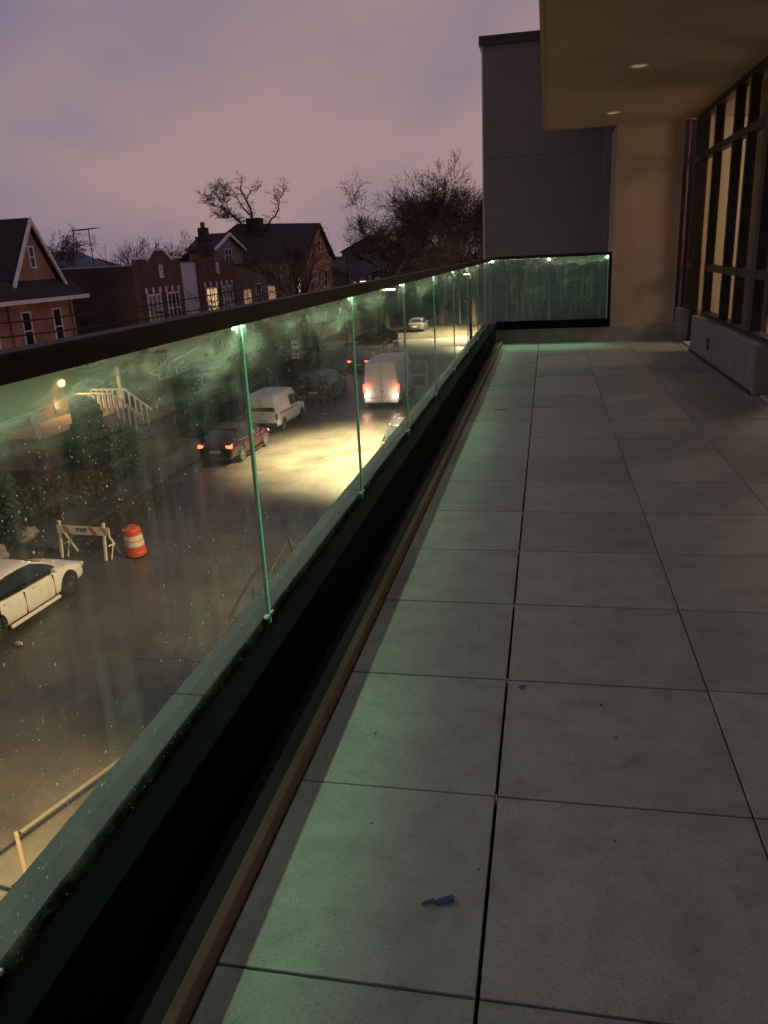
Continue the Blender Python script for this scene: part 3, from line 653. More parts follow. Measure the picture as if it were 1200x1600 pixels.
box('wall', -36, HX, 81.6, 91.8, G, 1.5, mat('pink_siding', (.24, .12, .10), .85, var=.15), h)
b = new(); prism(b, [(82.6, 1.5), (90.9, 1.5), (86.6, 4.75)], HX-.3, HX, 'x'); obj('gable_wall', b, MATS['pink_siding'], h)
b = new(); z0 = 1.25
A = [b.verts.new(v) for v in ((HX+.35, 79.6, z0), (-36.6, 79.6, z0), (-36.6, 92.6, z0), (HX+.35, 92.6, z0))]
R0, R1 = b.verts.new((HX+.35, 86.6, 4.95)), b.verts.new((-33.0, 86.6, 5.35))
b.faces.new((A[0], R0, R1, A[1])); b.faces.new((A[2], R1, R0, A[3])); b.faces.new((A[1], R1, A[2]))
r = obj('roof', b, M_roof, h); q = r.modifiers.new('s', 'SOLIDIFY'); q.thickness = .14
window(h, HX, 86.0, 87.2, 2.0, 3.3, M_wdark, 1); window(h, HX, 84, 85.2, -1.7, .2, M_wcurt, 1); window(h, HX, 88, 89.2, -1.7, .2, M_wdark, 1)
b = new(); bx(b, -31.2, -29.8, 84.6, 86.2, 4.1, 5.75); obj('chimney', b, M_roof2, h)
h = pitched(91.5, 101, HX+2, HX-7, -.6, 1.6, mat('siding_grey', (.08, .075, .08), .85, var=.15), M_roof2, 'low grey house with a shallow porch roof past the pink gable', 0)
window(h, HX+2, 93, 94.6, -2.9, -1.3, M_wlit2, 2, M_wood); window(h, HX+2, 97, 99, -3.1, -1.1, M_wcurt, 2)
h = pitched(103, 113, HX+1.5, HX-7, -.5, 1.5, mat('siding_dark', (.05, .04, .04), .85), M_roof, 'small dark house with white door frame near the big trees', 0)
window(h, HX+1.5, 104, 105.4, -3.1, -1.0, M_wcurt, 1, fw=.2); window(h, HX+1.5, 108, 111, -3.0, -1.4, M_wdark, 3, fw=.2)
h = pitched(114.5, 124, HX+2, HX-6, -.9, 1.6, mat('siding_violet', (.17, .14, .16), .85, var=.2), M_roof2, 'pale violet sided house half hidden by the big trees', 0)
window(h, HX+2, 116, 118, -3.0, -1.4, M_wdark, 2)
h = pitched(126, 140, HX+5, HX-6, .3, 3.1, mat('siding_brown', (.09, .06, .05), .85, var=.2), M_roof, 'brown house at the end of the street under the trees', 0)
# houses behind the row, low on the skyline
for i, (x, y, w, d, ze, zr, lb_) in enumerate(((-52, 78, 9, 8, 1.2, 3.4, 'small blue grey roofed house behind the antenna'), (-66, 105, 12, 9, 1.0, 3.0, 'distant house behind the red brick row'), (-40, 92, 9, 8, 1.2, 3.4, 'dark house behind the chimney'), (-60, 150, 14, 10, 2.0, 4.4, 'distant broad house on the skyline'), (-35, 165, 12, 12, 2.5, 5.4, 'distant house between the dark roof and the big trees'))):
    h = pitched(y, y+d, x+w/2, x-w/2, ze, zr, mat('far_siding', (.09, .07, .075), .9), M_roof2 if i else mat('roof_blue', (.10, .12, .16), .9), lb_, 0)
    window(h, x+w/2, y+2, y+3.2, -.4, .8, M_wlit2, 1)
# antenna
a = thing('roof_antenna', 'thin television antenna on a mast above the roofs', 'antenna', (-45, 77, 0))
b = new(); tube(b, [(0, 0, -1.5), (0, 0, 5.3)], .05, 6); obj('mast', b, M_pole, a)
b = new(); tube(b, [(-1.5, 0, 5.2), (1.2, -.4, 5.3)], .045, 5)
for k in range(9): t = k/8; c = Vector((-1.5+2.7*t, -.4*t, 5.2+.1*t)); w = .9-.5*t; tube(b, [c-Vector((.1, w, 0)), c+Vector((.1, w, 0))], .03, 4)
obj('elements', b, M_pole, a)

# ------------------------------------------------------------------ vegetation
M_bark = mat('bark', (.045, .032, .026), .95, var=.3, vscale=6, bump=.6, bscale=20)
M_twig = mat('twig_brown', (.05, .032, .028), .95)
M_ever = mat('evergreen_leaf', (.018, .032, .016), .7, var=.5, vscale=3)
M_shrub = mat('shrub_leaf', (.045, .058, .022), .7, var=.5, vscale=3)
M_brownl = mat('brown_leaf', (.085, .042, .018), .8, var=.5, vscale=5)
M_brown2 = mat('russet_crown', (.09, .042, .03), .8, var=.4, vscale=2)
def bare_tree(name, x, y, z, hgt, spread, label, seed, levels=5, twigs=True, lean=(0, 0), split=3, leaves=0, tr=.028, straight=.62, keep=1.0):
    rnd = random.Random(seed); t = thing(name, label, 'tree', (x, y, z), 0, None)
    bt = new(); bl = new(); lf = new()
    def grow(p, d, L, r, lev):
        n = 3; P = [p]; R = [r]
        for i in range(n):
            d = (d + Vector((rnd.uniform(-1, 1), rnd.uniform(-1, 1), rnd.uniform(-.5, .8)))*.17).normalized()
            P.append(P[-1]+d*L/n); R.append(r*(1-.35*(i+1)/n))
        tube(bt if lev > 1 else bl, P, R, 6 if lev > 2 else (4 if lev > 1 else 3), cap=False)
        if lev <= 0:
            for _ in range(leaves):
                q = P[-1] + Vector((rnd.gauss(0, 1), rnd.gauss(0, 1), rnd.gauss(0, 1)))*L*.15; s = rnd.uniform(.03, .07)*hgt/14
                u = Vector((rnd.uniform(-1, 1), rnd.uniform(-1, 1), rnd.uniform(-1, 1))).normalized()*s; v = u.orthogonal().normalized()*s
                lf.faces.new([lf.verts.new(w) for w in (q-u, q+v, q+u, q-v)])
            return
        for k in range(rnd.choice((split, split+1)) if lev > 1 else 4):
            if rnd.random() > keep: continue
            a = rnd.uniform(0, 2*PI); sp = rnd.uniform(.3, .95)*spread
            o = d.orthogonal().normalized(); o.rotate(Matrix.Rotation(a, 3, d))
            nd = (d + o*sp + Vector((0, 0, .05))).normalized(); j = rnd.choice((1, 2, 3, 3)) if lev < levels else 3
            grow(P[j], nd, L*rnd.uniform(.62, .88), max(.019, R[j]*rnd.uniform(.55, .75)), lev-1)
    grow(Vector((0, 0, 0)), Vector((*lean, 1)).normalized(), hgt*.30, hgt*tr, levels)
    obj('trunk', bt, M_bark, t, smooth=True); obj('crown', bl, M_twig, t)
    if leaves: obj('leaves', lf, M_brown2, t)
    else: lf.free()
    return t
bare_tree('bare_tree', -18.6, 95, G, 15.6, 1.2, 'big bare spreading tree, leftmost of the group before the grey wing', 21, 7, leaves=1)
bare_tree('bare_tree', -12.6, 99, G, 15.6, 1.1, 'tall bare tree standing in the middle of the group before the grey wing', 5, 7, leaves=1)
bare_tree('bare_tree', -8.3, 96, G, 16, 1.0, 'tall dense bare tree rising against the edge of the grey wing', 8, 7, leaves=1)
bare_tree('bare_tree', -12.0, 118, G, 17, 1.0, 'bare tree standing behind the others before the grey wing', 12, 6, leaves=2)
bare_tree('bare_tree', -19.0, 66, G, 11.5, .75, 'russet half bare tree in front of the dark roofed house', 31, 5, leaves=6)
def stark_tree():
    rnd = random.Random(77); t = thing('bare_tree', 'broken tree with few stark leaning branches above the black roof', 'tree', (-29.8, 84, G))
    bt = new(); bl = new()
    P0 = lambda px, py: Vector(((px-403)*.0677, rnd.uniform(-.5, .5), 7+1.9+(400-py)*.0677))
    def limb(pts, r0, r1):
        P = [P0(*p) for p in pts]; Q = []
        for a_, b_ in zip(P, P[1:]):
            for k in range(3): Q.append(a_.lerp(b_, k/3)+Vector((rnd.uniform(-.1, .1), 0, rnd.uniform(-.08, .08))))
        Q.append(P[-1]); n = len(Q); tube(bt, Q, [(r0+(r1-r0)*i/(n-1))*.62 for i in range(n)], 6); return Q
    tube(bt, [(0, 0, 0), (.1, 0, 5), P0(403, 380)], [.42, .34, .27], 8)
    L = [limb([(403, 380), (399, 352), (394, 328), (385, 303), (387, 286)], .26, .07), limb([(397, 340), (383, 330), (374, 318), (371, 306)], .13, .04),
         limb([(390, 316), (402, 305), (414, 300)], .10, .03), limb([(403, 375), (425, 352), (438, 338), (441, 322), (437, 308)], .2, .05), limb([(441, 322), (448, 312), (453, 302)], .07, .03),
         limb([(402, 370), (380, 352), (366, 340), (354, 330)], .18, .08), limb([(366, 340), (352, 342), (338, 334)], .08, .03), limb([(354, 330), (346, 312), (340, 296)], .08, .03), limb([(354, 330), (332, 320), (327, 308)], .07, .03), limb([(358, 333), (362, 312), (358, 298)], .07, .03)]
    for i, Q in enumerate(L):
        dens = 14 if i >= 5 else 4
        for p in Q[2:]:
            for _ in range(dens):
                d = Vector((rnd.uniform(-1, 1), rnd.uniform(-1, 1), rnd.uniform(-.3, 1))).normalized(); l_ = rnd.uniform(.4, 1.3)
                m_ = p+d*l_*.5+Vector((rnd.uniform(-.1, .1),)*3); e_ = p+d*l_; tube(bl, [p, m_, e_], [.022, .016, .010], 3, cap=False)
                for __ in range(3):
                    d2_ = (d+Vector((rnd.uniform(-1, 1), rnd.uniform(-1, 1), rnd.uniform(-.6, 1)))).normalized()*l_*.5; tube(bl, [m_, m_+d2_], [.013, .008], 3, cap=False)
    obj('trunk', bt, M_bark, t, smooth=True); obj('crown', bl, M_twig, t)
stark_tree()
bare_tree('bare_tree', -51, 80, G, 13.5, 1.0, 'round brownish tree behind the pink gabled house', 61, 5, leaves=14)
bare_tree('bare_tree', -46, 90, G, 12, .9, 'small bare tree on the skyline right of the antenna', 63, 5, leaves=2)
bare_tree('bare_tree', -43.5, 90, G, 13, .8, 'slender bare tree on the skyline left of the chimney', 65, 5, leaves=1)
bare_tree('bare_tree', -40.5, 90, G, 13, 1.0, 'bushy bare tree on the skyline beside the chimney', 67, 5, leaves=6)
def leafclump(bm, c, r, n, s, rnd, flat=1.0):
    for _ in range(n):
        u = Vector((rnd.gauss(0, 1), rnd.gauss(0, 1), rnd.gauss(0, 1))).normalized(); rr = rnd.uniform(.45, 1.08)
        q = Vector(c) + Vector((u.x*r[0], u.y*r[1], u.z*r[2]*flat))*rr
        a = Vector((rnd.uniform(-1, 1), rnd.uniform(-1, 1), rnd.uniform(-1, 1))).normalized(); v = a.orthogonal().normalized(); k = s*rnd.uniform(.6, 1.4)
        bm.faces.new([bm.verts.new(w) for w in (q-a*k, q+v*k*.5, q+a*k, q-v*k*.5)])
def shrub(name, x, y, clumps, label, M=M_ever, n=900, s=.10, trunk=None, seed=1, cat='shrub', z=G):
    rnd = random.Random(seed); t = thing(name, label, cat, (x, y, z))
    b = new()
    for (cx, cy, cz, rx, ry, rz) in clumps:
        leafclump(b, (cx, cy, cz), (rx, ry, rz), n, s, rnd)
    obj('crown', b, M, t)
    b = new(); r = trunk or .06
    top = max(c[2] for c in clumps)
    tube(b, [(0, 0, -.1), (.04, .02, top*.5), (0, .05, top)], [r, r*.8, r*.4], 7)
    for (cx, cy, cz, rx, ry, rz) in clumps: tube(b, [(0, 0, top*.3), (cx, cy, cz)], [r*.5, r*.2], 5)
    obj('trunk', b, M_bark, t, smooth=True); return t
shrub('evergreen_shrub', -18.7, 29.6, [(0, 0, 1.5, .68, .68, 1.7), (.0, .1, 2.6, .55, .55, .75)], 'tall narrow evergreen in front of the lit porch', n=2200, seed=2)
shrub('evergreen_shrub', -17.7, 29.2, [(0, 0, 1.0, .8, .8, 1.2), (.3, .5, 1.1, .7, .7, 1.15), (-.2, .9, .9, .8, .8, 1.0)], 'wide dark evergreen clump below the stair rail', n=1900, seed=3)
shrub('small_tree', -17.5, 27.4, [(-.5, .1, 1.75, .6, .6, .45), (-.1, .3, 2.0, .5, .5, .35)], 'small tree with a pale slim trunk before the evergreens', M_ever, 1500, .1, .11, 4, 'tree')
shrub('shrub', -17.5, 25.0, [(0, 0, .6, 1.2, 1.4, .8), (.4, 1.3, .5, .9, .9, .6)], 'brownish shrub left of the pale trunk', M_brownl, 1300, .08, None, 5)
shrub('shrub', -18.2, 22.2, [(0, 0, .8, 1.4, 1.6, 1.1), (-.9, 1, .9, 1.2, 1.2, 1)], 'green shrub in the yard above the white sedan', M_shrub, 1500, .1, None, 6)
shrub('shrub', -16.9, 20.6, [(0, 0, .5, .8, 1.1, .7)], 'low dark shrub by the pavement behind the barricade', M_ever, 1200, .08, None, 7)
shrub('shrub', -17.6, 37.5, [(0, 0, .7, 1.0, 1.4, .8), (0, 2, .8, .9, 1.2, .9)], 'dark hedge clump right of the front steps', M_ever, 1500, .1, None, 8)
shrub('shrub', -18.4, 41.0, [(0, 0, 1.2, 1.0, 1.6, 1.4)], 'dark rounded bush in the yard left of the red sedan', M_ever, 1700, .1, None, 9)
shrub('shrub', -17.2, 46.0, [(0, 0, .8, .7, 1.8, .9), (0, 2.6, .8, .7, 1.4, .9)], 'dark hedge along the pavement beside the small white van', M_ever, 1400, .1, None, 10)
shrub('shrub', -19, 52.0, [(0, 0, 1.5, 1.5, 2, 1.7)], 'large dark bush behind the dark car', M_ever, 1800, .13, None, 11)
shrub('evergreen_shrub', -18.5, 58.0, [(0, 0, 1.8, 1.3, 1.5, 2.1), (0, 3, 1.5, 1.3, 1.5, 1.6)], 'dark evergreen pair beyond the parking signs', M_ever, 1900, .13, None, 12)
bare_tree('street_tree', -17.0, 53.5, G, 9.5, .8, 'street tree with a lit brown trunk behind the dark car', 71, 4, leaves=3)
bare_tree('street_tree', -17.2, 43.0, G, 8.5, .8, 'slim street tree between the red sedan and the houses', 72, 4, leaves=2)
# far wood that closes the street
rnd = random.Random(9); b = new()
for k in range(90):
    x = rnd.uniform(-75, 10); y = rnd.uniform(128, 175); hh = rnd.uniform(5, 9.5)
    leafclump(b, (x, y, G+hh*.45), (rnd.uniform(3, 5), 3, hh*.55), 170, .55, rnd)
o = struct(obj('far_wood', b, mat('far_wood', (.035, .028, .022), .9)), 'stuff'); tag(o, 'dark mass of distant trees closing the end of the street', 'trees')
# fallen leaves by the kerb
rnd = random.Random(4); b = new()
for k in range(5200):
    y = rnd.triangular(20.5, 29, 26.0); x = -14.6+rnd.gauss(0, .55)-.12*(y-25.5); zz = G+.01+abs(rnd.gauss(0, .05)); s = rnd.uniform(.025, .06)
    if x < XK: zz += .13
    a = Vector((rnd.uniform(-1, 1), rnd.uniform(-1, 1), rnd.uniform(-.3, .3))).normalized()*s; v = Vector((-a.y, a.x, rnd.uniform(-.3, .3)*s))
    q = Vector((x, y, zz)); b.faces.new([b.verts.new(w) for w in (q-a, q+v*.6, q+a, q-v*.6)])
o = struct(obj('fallen_leaves', b, M_brownl), 'stuff'); tag(o, 'brown fallen leaves heaped along the far kerb by the orange drum', 'leaves')
# yard clutter: pale stones by the pavement
t = None
rnd = random.Random(14)
for k in range(7):
    b = new(); bmesh.ops.create_icosphere(b, subdivisions=2, radius=1)
    for v in b.verts: v.co *= 1+rnd.uniform(-.16, .16)
    for v in b.verts: v.co = Vector((v.co.x*rnd.uniform(.98, 1.02)*.34, v.co.y*.28, v.co.z*.2))
    o = obj('rock', b, mat('pale_rock', (.30, .26, .22), .9, var=.3, vscale=6), smooth=False, loc=(-16.05-rnd.random()*.9, 20.2+k*.42-.9, G+.12+.1+rnd.uniform(0, .12)))
    tag(o, ['pale rock at the near end of the heap behind the white sedan', 'second pale rock from the near end of the heap', 'third pale rock from the near end of the heap', 'middle pale rock of the heap left of the barricade', 'pale rock just past the middle of the heap', 'pale rock one from the far end of the heap', 'pale rock at the far end of the heap beside the barricade'][k], 'rock', 'pale rocks heaped by the pavement')
# low picket fence of the yards
for (y0, y1, lb_) in ((39.5, 45.2, 'low wrought fence before the red brick row house'), (46, 61, 'long low iron fence in front of the attached houses')):
    f = thing('yard_fence', lb_, 'fence', (-17.2, y0, G))
    b = new(); bx(b, -.02, .02, 0, y1-y0, .95, 1.0); bx(b, -.02, .02, 0, y1-y0, .2, .25); obj('rail', b, M_black, f)
    for k in range(int((y1-y0)/.25)): box('picket', -.012, .012, k*.25, k*.25+.024, .12, 1.08, M_black, f)
# overhead cables
for (p, q, sag, lb_) in (((-20, 20, -.6), (-21.5, 90, 1.0), 1.3, 'thick overhead cable sagging in front of the house fronts'), ((-20, 20, -.2), (-22, 90, 1.4), 1.0, 'thin upper overhead wire in front of the house fronts')):
    b = new(); P = []
    for k in range(25):
        t = k/24; v = Vector(p).lerp(Vector(q), t); v.z -= sag*4*t*(1-t); P.append(v)
    tube(b, P, .035, 5); tag(obj('overhead_cable', b, M_black), lb_, 'cable')
up_ = thing('utility_pole', 'wooden utility pole carrying the cables at the far left', 'pole', (-20, 19.8, G))
b = new(); tube(b, [(0, 0, 0), (0, 0, 7.4)], [.16, .12], 10); obj('shaft', b, M_bark, up_); 
up_ = thing('utility_pole', 'wooden utility pole carrying the cables beyond the crossing', 'pole', (-21.8, 90.2, G))
b = new(); tube(b, [(0, 0, 0), (0, 0, 8.6)], [.16, .12], 10); obj('shaft', b, M_bark, up_)
# parking signs
sg = thing('parking_sign', 'two small pale sign plates on a thin post behind the dark car', 'sign', (-15.9, 50.0, G+.12))
b = new(); tube(b, [(0, 0, 0), (0, 0, 3.3)], .035, 8); obj('post', b, M_pole, sg)
b = new(); bx(b, -.24, .24, -.05, -.035, 2.75, 3.3); obj('upper_plate', b, mat('sign_white', (.65, .6, .55), .5, var=.2, vscale=6), sg)
b = new(); bx(b, -.26, .26, -.05, -.035, 2.15, 2.5); obj('lower_plate', b, mat('sign_white', (.65, .6, .55), .5), sg)
b = new(); bx(b, -.22, .22, -.056, -.0505, 2.27, 2.38); bx(b, -.2, .2, -.056, -.0505, 2.95, 3.1); obj('print_band', b, mat('sign_red', (.4, .12, .08), .5), sg)

# ------------------------------------------------------------------ vehicles
M_tyre = mat('tyre_rubber', (.012, .012, .012), .85)
M_rim = mat('alloy_rim', (.28, .27, .26), .35, .8)
M_carglass = mat('car_glass', (.010, .013, .014), .06, 0, spec=.8)
M_trim = mat('dark_trim', (.015, .015, .016), .55)
M_redlens = mat('tail_lens', (.35, .01, .01), .2)
M_redlit = mat('tail_lens_lit', (.5, .02, .01), .25, emit=(1, .07, .03), es=9)
M_clear = mat('lamp_clear', (.6, .6, .58), .12, .2)
M_plate = mat('number_plate', (.45, .42, .34), .5)
def baked(bm, M, cuts=None, subsurf=0, bevel=0):
    bmesh.ops.recalc_face_normals(bm, faces=bm.faces)
    me = bpy.data.meshes.new('t'); bm.to_mesh(me); bm.free(); o = bpy.data.objects.new('t', me); C.objects.link(o)
    if bevel:
        q = o.modifiers.new('b', 'BEVEL'); q.width = bevel; q.segments = 3; q.limit_method = 'ANGLE'; q.angle_limit = rad(25)
    if subsurf:
        q = o.modifiers.new('s', 'SUBSURF'); q.levels = subsurf; q.render_levels = subsurf
    co_ = None
    if cuts:
        b = new()
        for (y, z, r, w) in cuts:
            for s in (-1, 1):
                vs = [(s*(w-.24), 0), (s*(w+.3), 0)]
                n = 24; A = [b.verts.new((vs[0][0], y+r*math.cos(2*PI*k/n), z+r*math.sin(2*PI*k/n))) for k in range(n)]; B = [b.verts.new((vs[1][0], y+r*math.cos(2*PI*k/n), z+r*math.sin(2*PI*k/n))) for k in range(n)]
                b.faces.new(A); b.faces.new(B[::-1])
                for k in range(n): b.faces.new((A[k], B[k], B[(k+1) % n], A[(k+1) % n]))
        bmesh.ops.recalc_face_normals(b, faces=b.faces)
        mc = bpy.data.meshes.new('c'); b.to_mesh(mc); b.free(); co_ = bpy.data.objects.new('c', mc); C.objects.link(co_)
        q = o.modifiers.new('x', 'BOOLEAN'); q.object = co_; q.operation = 'DIFFERENCE'; q.solver = 'EXACT'
    dg = bpy.context.evaluated_depsgraph_get(); dg.update()
    r = bpy.data.meshes.new_from_object(o.evaluated_get(dg))
    bpy.data.objects.remove(o); 
    if co_: bpy.data.objects.remove(co_)
    r.materials.clear(); r.materials.append(M)
    return r
def meshobj(name, me, parent, smooth=True):
    me.name = name; o = bpy.data.objects.new(name, me); C.objects.link(o); o.parent = parent
    if smooth:
        for p in me.polygons: p.use_smooth = True
        try: me.set_sharp_from_angle(angle=rad(38))
        except Exception: pass
    return o
def loft(rings):
    b = new(); R = [[b.verts.new(p) for p in r] for r in rings]; n = len(R[0])
    for A, B in zip(R, R[1:]):
        for k in range(n): b.faces.new((A[k], A[(k+1) % n], B[(k+1) % n], B[k]))
    b.faces.new(R[0][::-1]); b.faces.new(R[-1]); return b
def ring(y, pts): return [(x, y, z) for x, z in pts] + [(-x, y, z) for x, z in reversed(pts) if x > 1e-6]
_wm = {}
def wheel(parent, x, y, r, w=.22, spokes=10):
    s = 1 if x > 0 else -1
    Mx = Matrix.Translation((0, 0, 0)) @ Matrix.Rotation(s*PI/2, 4, 'Y')
    k = (round(r, 3), w, s, spokes)
    if k not in _wm:
        b = new(); lathe(b, [(r*.66, -w/2), (r*.96, -w/2), (r, -w/2+.03), (r, w/2-.03), (r*.96, w/2), (r*.68, w/2), (r*.66, w/2-.04)], 28, Mx)
        bmesh.ops.recalc_face_normals(b, faces=b.faces); t = bpy.data.meshes.new('tyre'); b.to_mesh(t); b.free(); t.materials.append(M_tyre)
        b = new(); lathe(b, [(r*.655, -w/2), (r*.67, w/2-.02), (r*.62, w/2-.015), (r*.60, w/2-.07), (r*.2, w/2-.08)], 28, Mx)
        for q in range(spokes):
            a = 2*PI*q/spokes; Ms = Mx @ Matrix.Rotation(a, 4, 'Z'); bx(b, r*.08, r*.645, -r*.035, r*.035, w/2-.055, w/2-.02, Ms)
        lathe(b, [(r*.14, w/2-.06), (r*.14, w/2-.012), (r*.08, w/2-.008)], 16, Mx)
        bmesh.ops.recalc_face_normals(b, faces=b.faces); m2 = bpy.data.meshes.new('rim'); b.to_mesh(m2); b.free(); m2.materials.append(M_rim)
        _wm[k] = (t, m2)
    t, m2 = _wm[k]
    o = bpy.data.objects.new('wheel', t); C.objects.link(o); o.parent = parent; o.location = (x, y, r)
    p = bpy.data.objects.new('rim', m2); C.objects.link(p); p.parent = o
def sedan(name, label, paint, loc, rz, tail_lit=False, L=4.7, group=None, dark=False):
    t = thing(name, label, 'car', loc, rz, group)
    k = L/4.74
    S = [(-2.37,.60,.40,.62,.80,.84),(-2.30,.78,.30,.70,.92,1.0),(-2.0,.87,.22,.72,.97,1.06),(-1.6,.90,.20,.72,.95,1.05),(-1.0,.91,.18,.70,.93,1.02),(0,.91,.18,.68,.91,1.0),(.8,.91,.18,.68,.89,.98),(1.2,.91,.19,.67,.86,.96),(1.7,.90,.20,.64,.78,.88),(2.05,.85,.22,.58,.70,.78),(2.27,.74,.26,.5,.61,.67),(2.37,.52,.32,.45,.54,.58)]
    rings = []
    for y, w, zb, zm, zs, zt in S:
        rings.append(ring(y*k, [(0, zb), (w*.80, zb), (w*.97, zb+.10), (w, (zb+zm)/2), (w*1.0, zm), (w*.955, zs), (w*.80, (zs+zt)/2+.015), (w*.42, zt), (0, zt+.012)]))
    # ring() mirrors x>0 points; drop duplicates of the centre line
    b = loft(rings)
    r = .335; ya, yf = -1.42*k, 1.43*k
    me = baked(b, paint, [(ya, r+.01, r+.055, .86), (yf, r+.01, r+.055, .86)], subsurf=2)
    meshobj('body', me, t)
    # greenhouse
    Gs = [(-2.02,.70,.62,1.02,1.05),(-1.75,.80,.60,.98,1.14),(-1.15,.85,.60,.94,1.36),(-.6,.86,.61,.92,1.435),(-.1,.865,.61,.92,1.445),(.35,.86,.60,.91,1.41),(.85,.85,.60,.90,1.22),(1.30,.80,.62,.88,.97)]
    rings = [ring(y*k, [(0, zb-.12), (w*.96, zb-.12), (w, zb), (w*.93+wr*.07, zb+(zr-zb)*.35), (wr+.06, zr-(zr-zb)*.14), (wr*.86, zr-.004), (wr*.45, zr+.012), (0, zr+.016)]) for y, w, wr, zb, zr in Gs]
    me = baked(loft(rings), M_carglass, None, subsurf=2); meshobj('windows', me, t)
    # painted roof and pillars: a shell a little outside the glass
    def gpt(y, u):
        y0 = y/k
        for A, B in zip(Gs, Gs[1:]):
            if A[0] <= y0 <= B[0]:
                f = (y0-A[0])/(B[0]-A[0]); w, wr, zb, zr = [A[i]+(B[i]-A[i])*f for i in (1, 2, 3, 4)]; break
        # u 0 at the roof centre, 1 at the roof rail, 2 at the belt
        if u <= 1: return Vector(((wr+.035)*u, y, zr+.020-.030*u**3-(.045 if u == 1 else 0)))
        f = u-1; return Vector((wr+.035+(w-wr-.02)*f, y, zr-.055+(zb+.0-zr+.055)*f))
    b = new(); ys = [-1.18*k, -.9*k, -.6*k, -.3*k, 0, .2*k, .36*k]; us = [-1.0, -.8, -.5, 0, .5, .8, 1.0]
    V = [[b.verts.new((math.copysign(gpt(y, abs(u)).x, u) if u else 0, y, gpt(y, abs(u)).z-.008)) for u in us] for y in ys]
    for i in range(len(ys)-1):
        for j in range(len(us)-1): b.faces.new((V[i][j], V[i+1][j], V[i+1][j+1], V[i][j+1]))
    o = obj('roof', b, paint, t, smooth=True, subsurf=1); q = o.modifiers.new('s', 'SOLIDIFY'); q.thickness = .02; q.offset = 0
    for s in (-1, 1):
        P = [gpt(-1.98*k, 1.6), gpt(-1.75*k, 1.25), gpt(-1.2*k, 1.0), gpt(-.6*k, 1.0), gpt(0, 1.0), gpt(.36*k, 1.0), gpt(.85*k, 1.05), gpt(1.22*k, 1.3)]
        b = new(); tube(b, [(s*(p.x-.012), p.y, p.z+.004) for p in P], [.055, .06, .045, .03, .03, .032, .032, .035], 8); obj('pillar_rail', b, paint, t, smooth=True)
        b = new(); tube(b, [(s*(gpt(-.35*k, 1.05).x+.0), -.35*k, gpt(-.35*k, 1.05).z), (s*(gpt(-.3*k, 2).x+.004), -.28*k, gpt(-.3*k, 2).z)], .028, 6); obj('door_pillar', b, M_trim, t)
        b = new(); tube(b, [(s*(gpt(y*k, 2).x+.006), y*k, gpt(y*k, 2).z+.012) for y in (-1.7, -1.2, -.6, 0, .6, 1.05)], .012, 6); obj('belt_trim', b, M_rim if not dark else M_trim, t)
        b = new(); bmesh.ops.create_icosphere(b, subdivisions=2, radius=1, matrix=Matrix.Translation((s*.985, .78*k, 1.0)) @ Matrix.Diagonal((.11, .07, .065, 1))); bx(b, min(s*.86, s*.93), max(s*.86, s*.93), .76*k, .82*k, .93, .97)
        obj('mirror', b, paint, t, smooth=True)
        for y in (-.95, .12): b = new(); bx(b, min(s*.885, s*.925), max(s*.885, s*.925), y*k-.10, y*k+.10, .815, .845); obj('door_handle', b, paint, t, bevel=.008)
        b = new()
        for y in (-1.22, -.32, .80): bx(b, min(s*.86, s*.918), max(s*.86, s*.918), y*k-.005, y*k+.005, .30, .86)
        obj('door_gap', b, M_trim, t)
        b = new(); bx(b, min(s*.84, s*.92), max(s*.84, s*.92), (ya+.46), (yf-.46), .155, .24); obj('side_skirt', b, paint, t, bevel=.02)
        b = new(); bx(b, min(s*.50, s*.80), max(s*.50, s*.80), -2.345*k, -2.20*k, .76, .90); obj('tail_light', b, M_redlit if tail_lit else M_redlens, t, bevel=.03)
        b = new(); bx(b, min(s*.48, s*.76), max(s*.48, s*.76), 2.10*k, 2.31*k, .55, .67); obj('headlight', b, M_clear, t, bevel=.03)
        wheel(t, s*.80, ya, r); wheel(t, s*.80, yf, r)
    b = new(); bx(b, -.26, .26, -2.385*k, -2.36*k, .55, .68); obj('number_plate', b, M_plate, t)
    b = new(); bx(b, -.74, .74, -2.36*k, -2.2*k, .26, .38); obj('rear_bumper', b, M_trim, t, bevel=.03)
    b = new(); bx(b, -.45, .45, 2.28*k, 2.385*k, .30, .50); obj('grille', b, M_trim, t, bevel=.02)
    return t
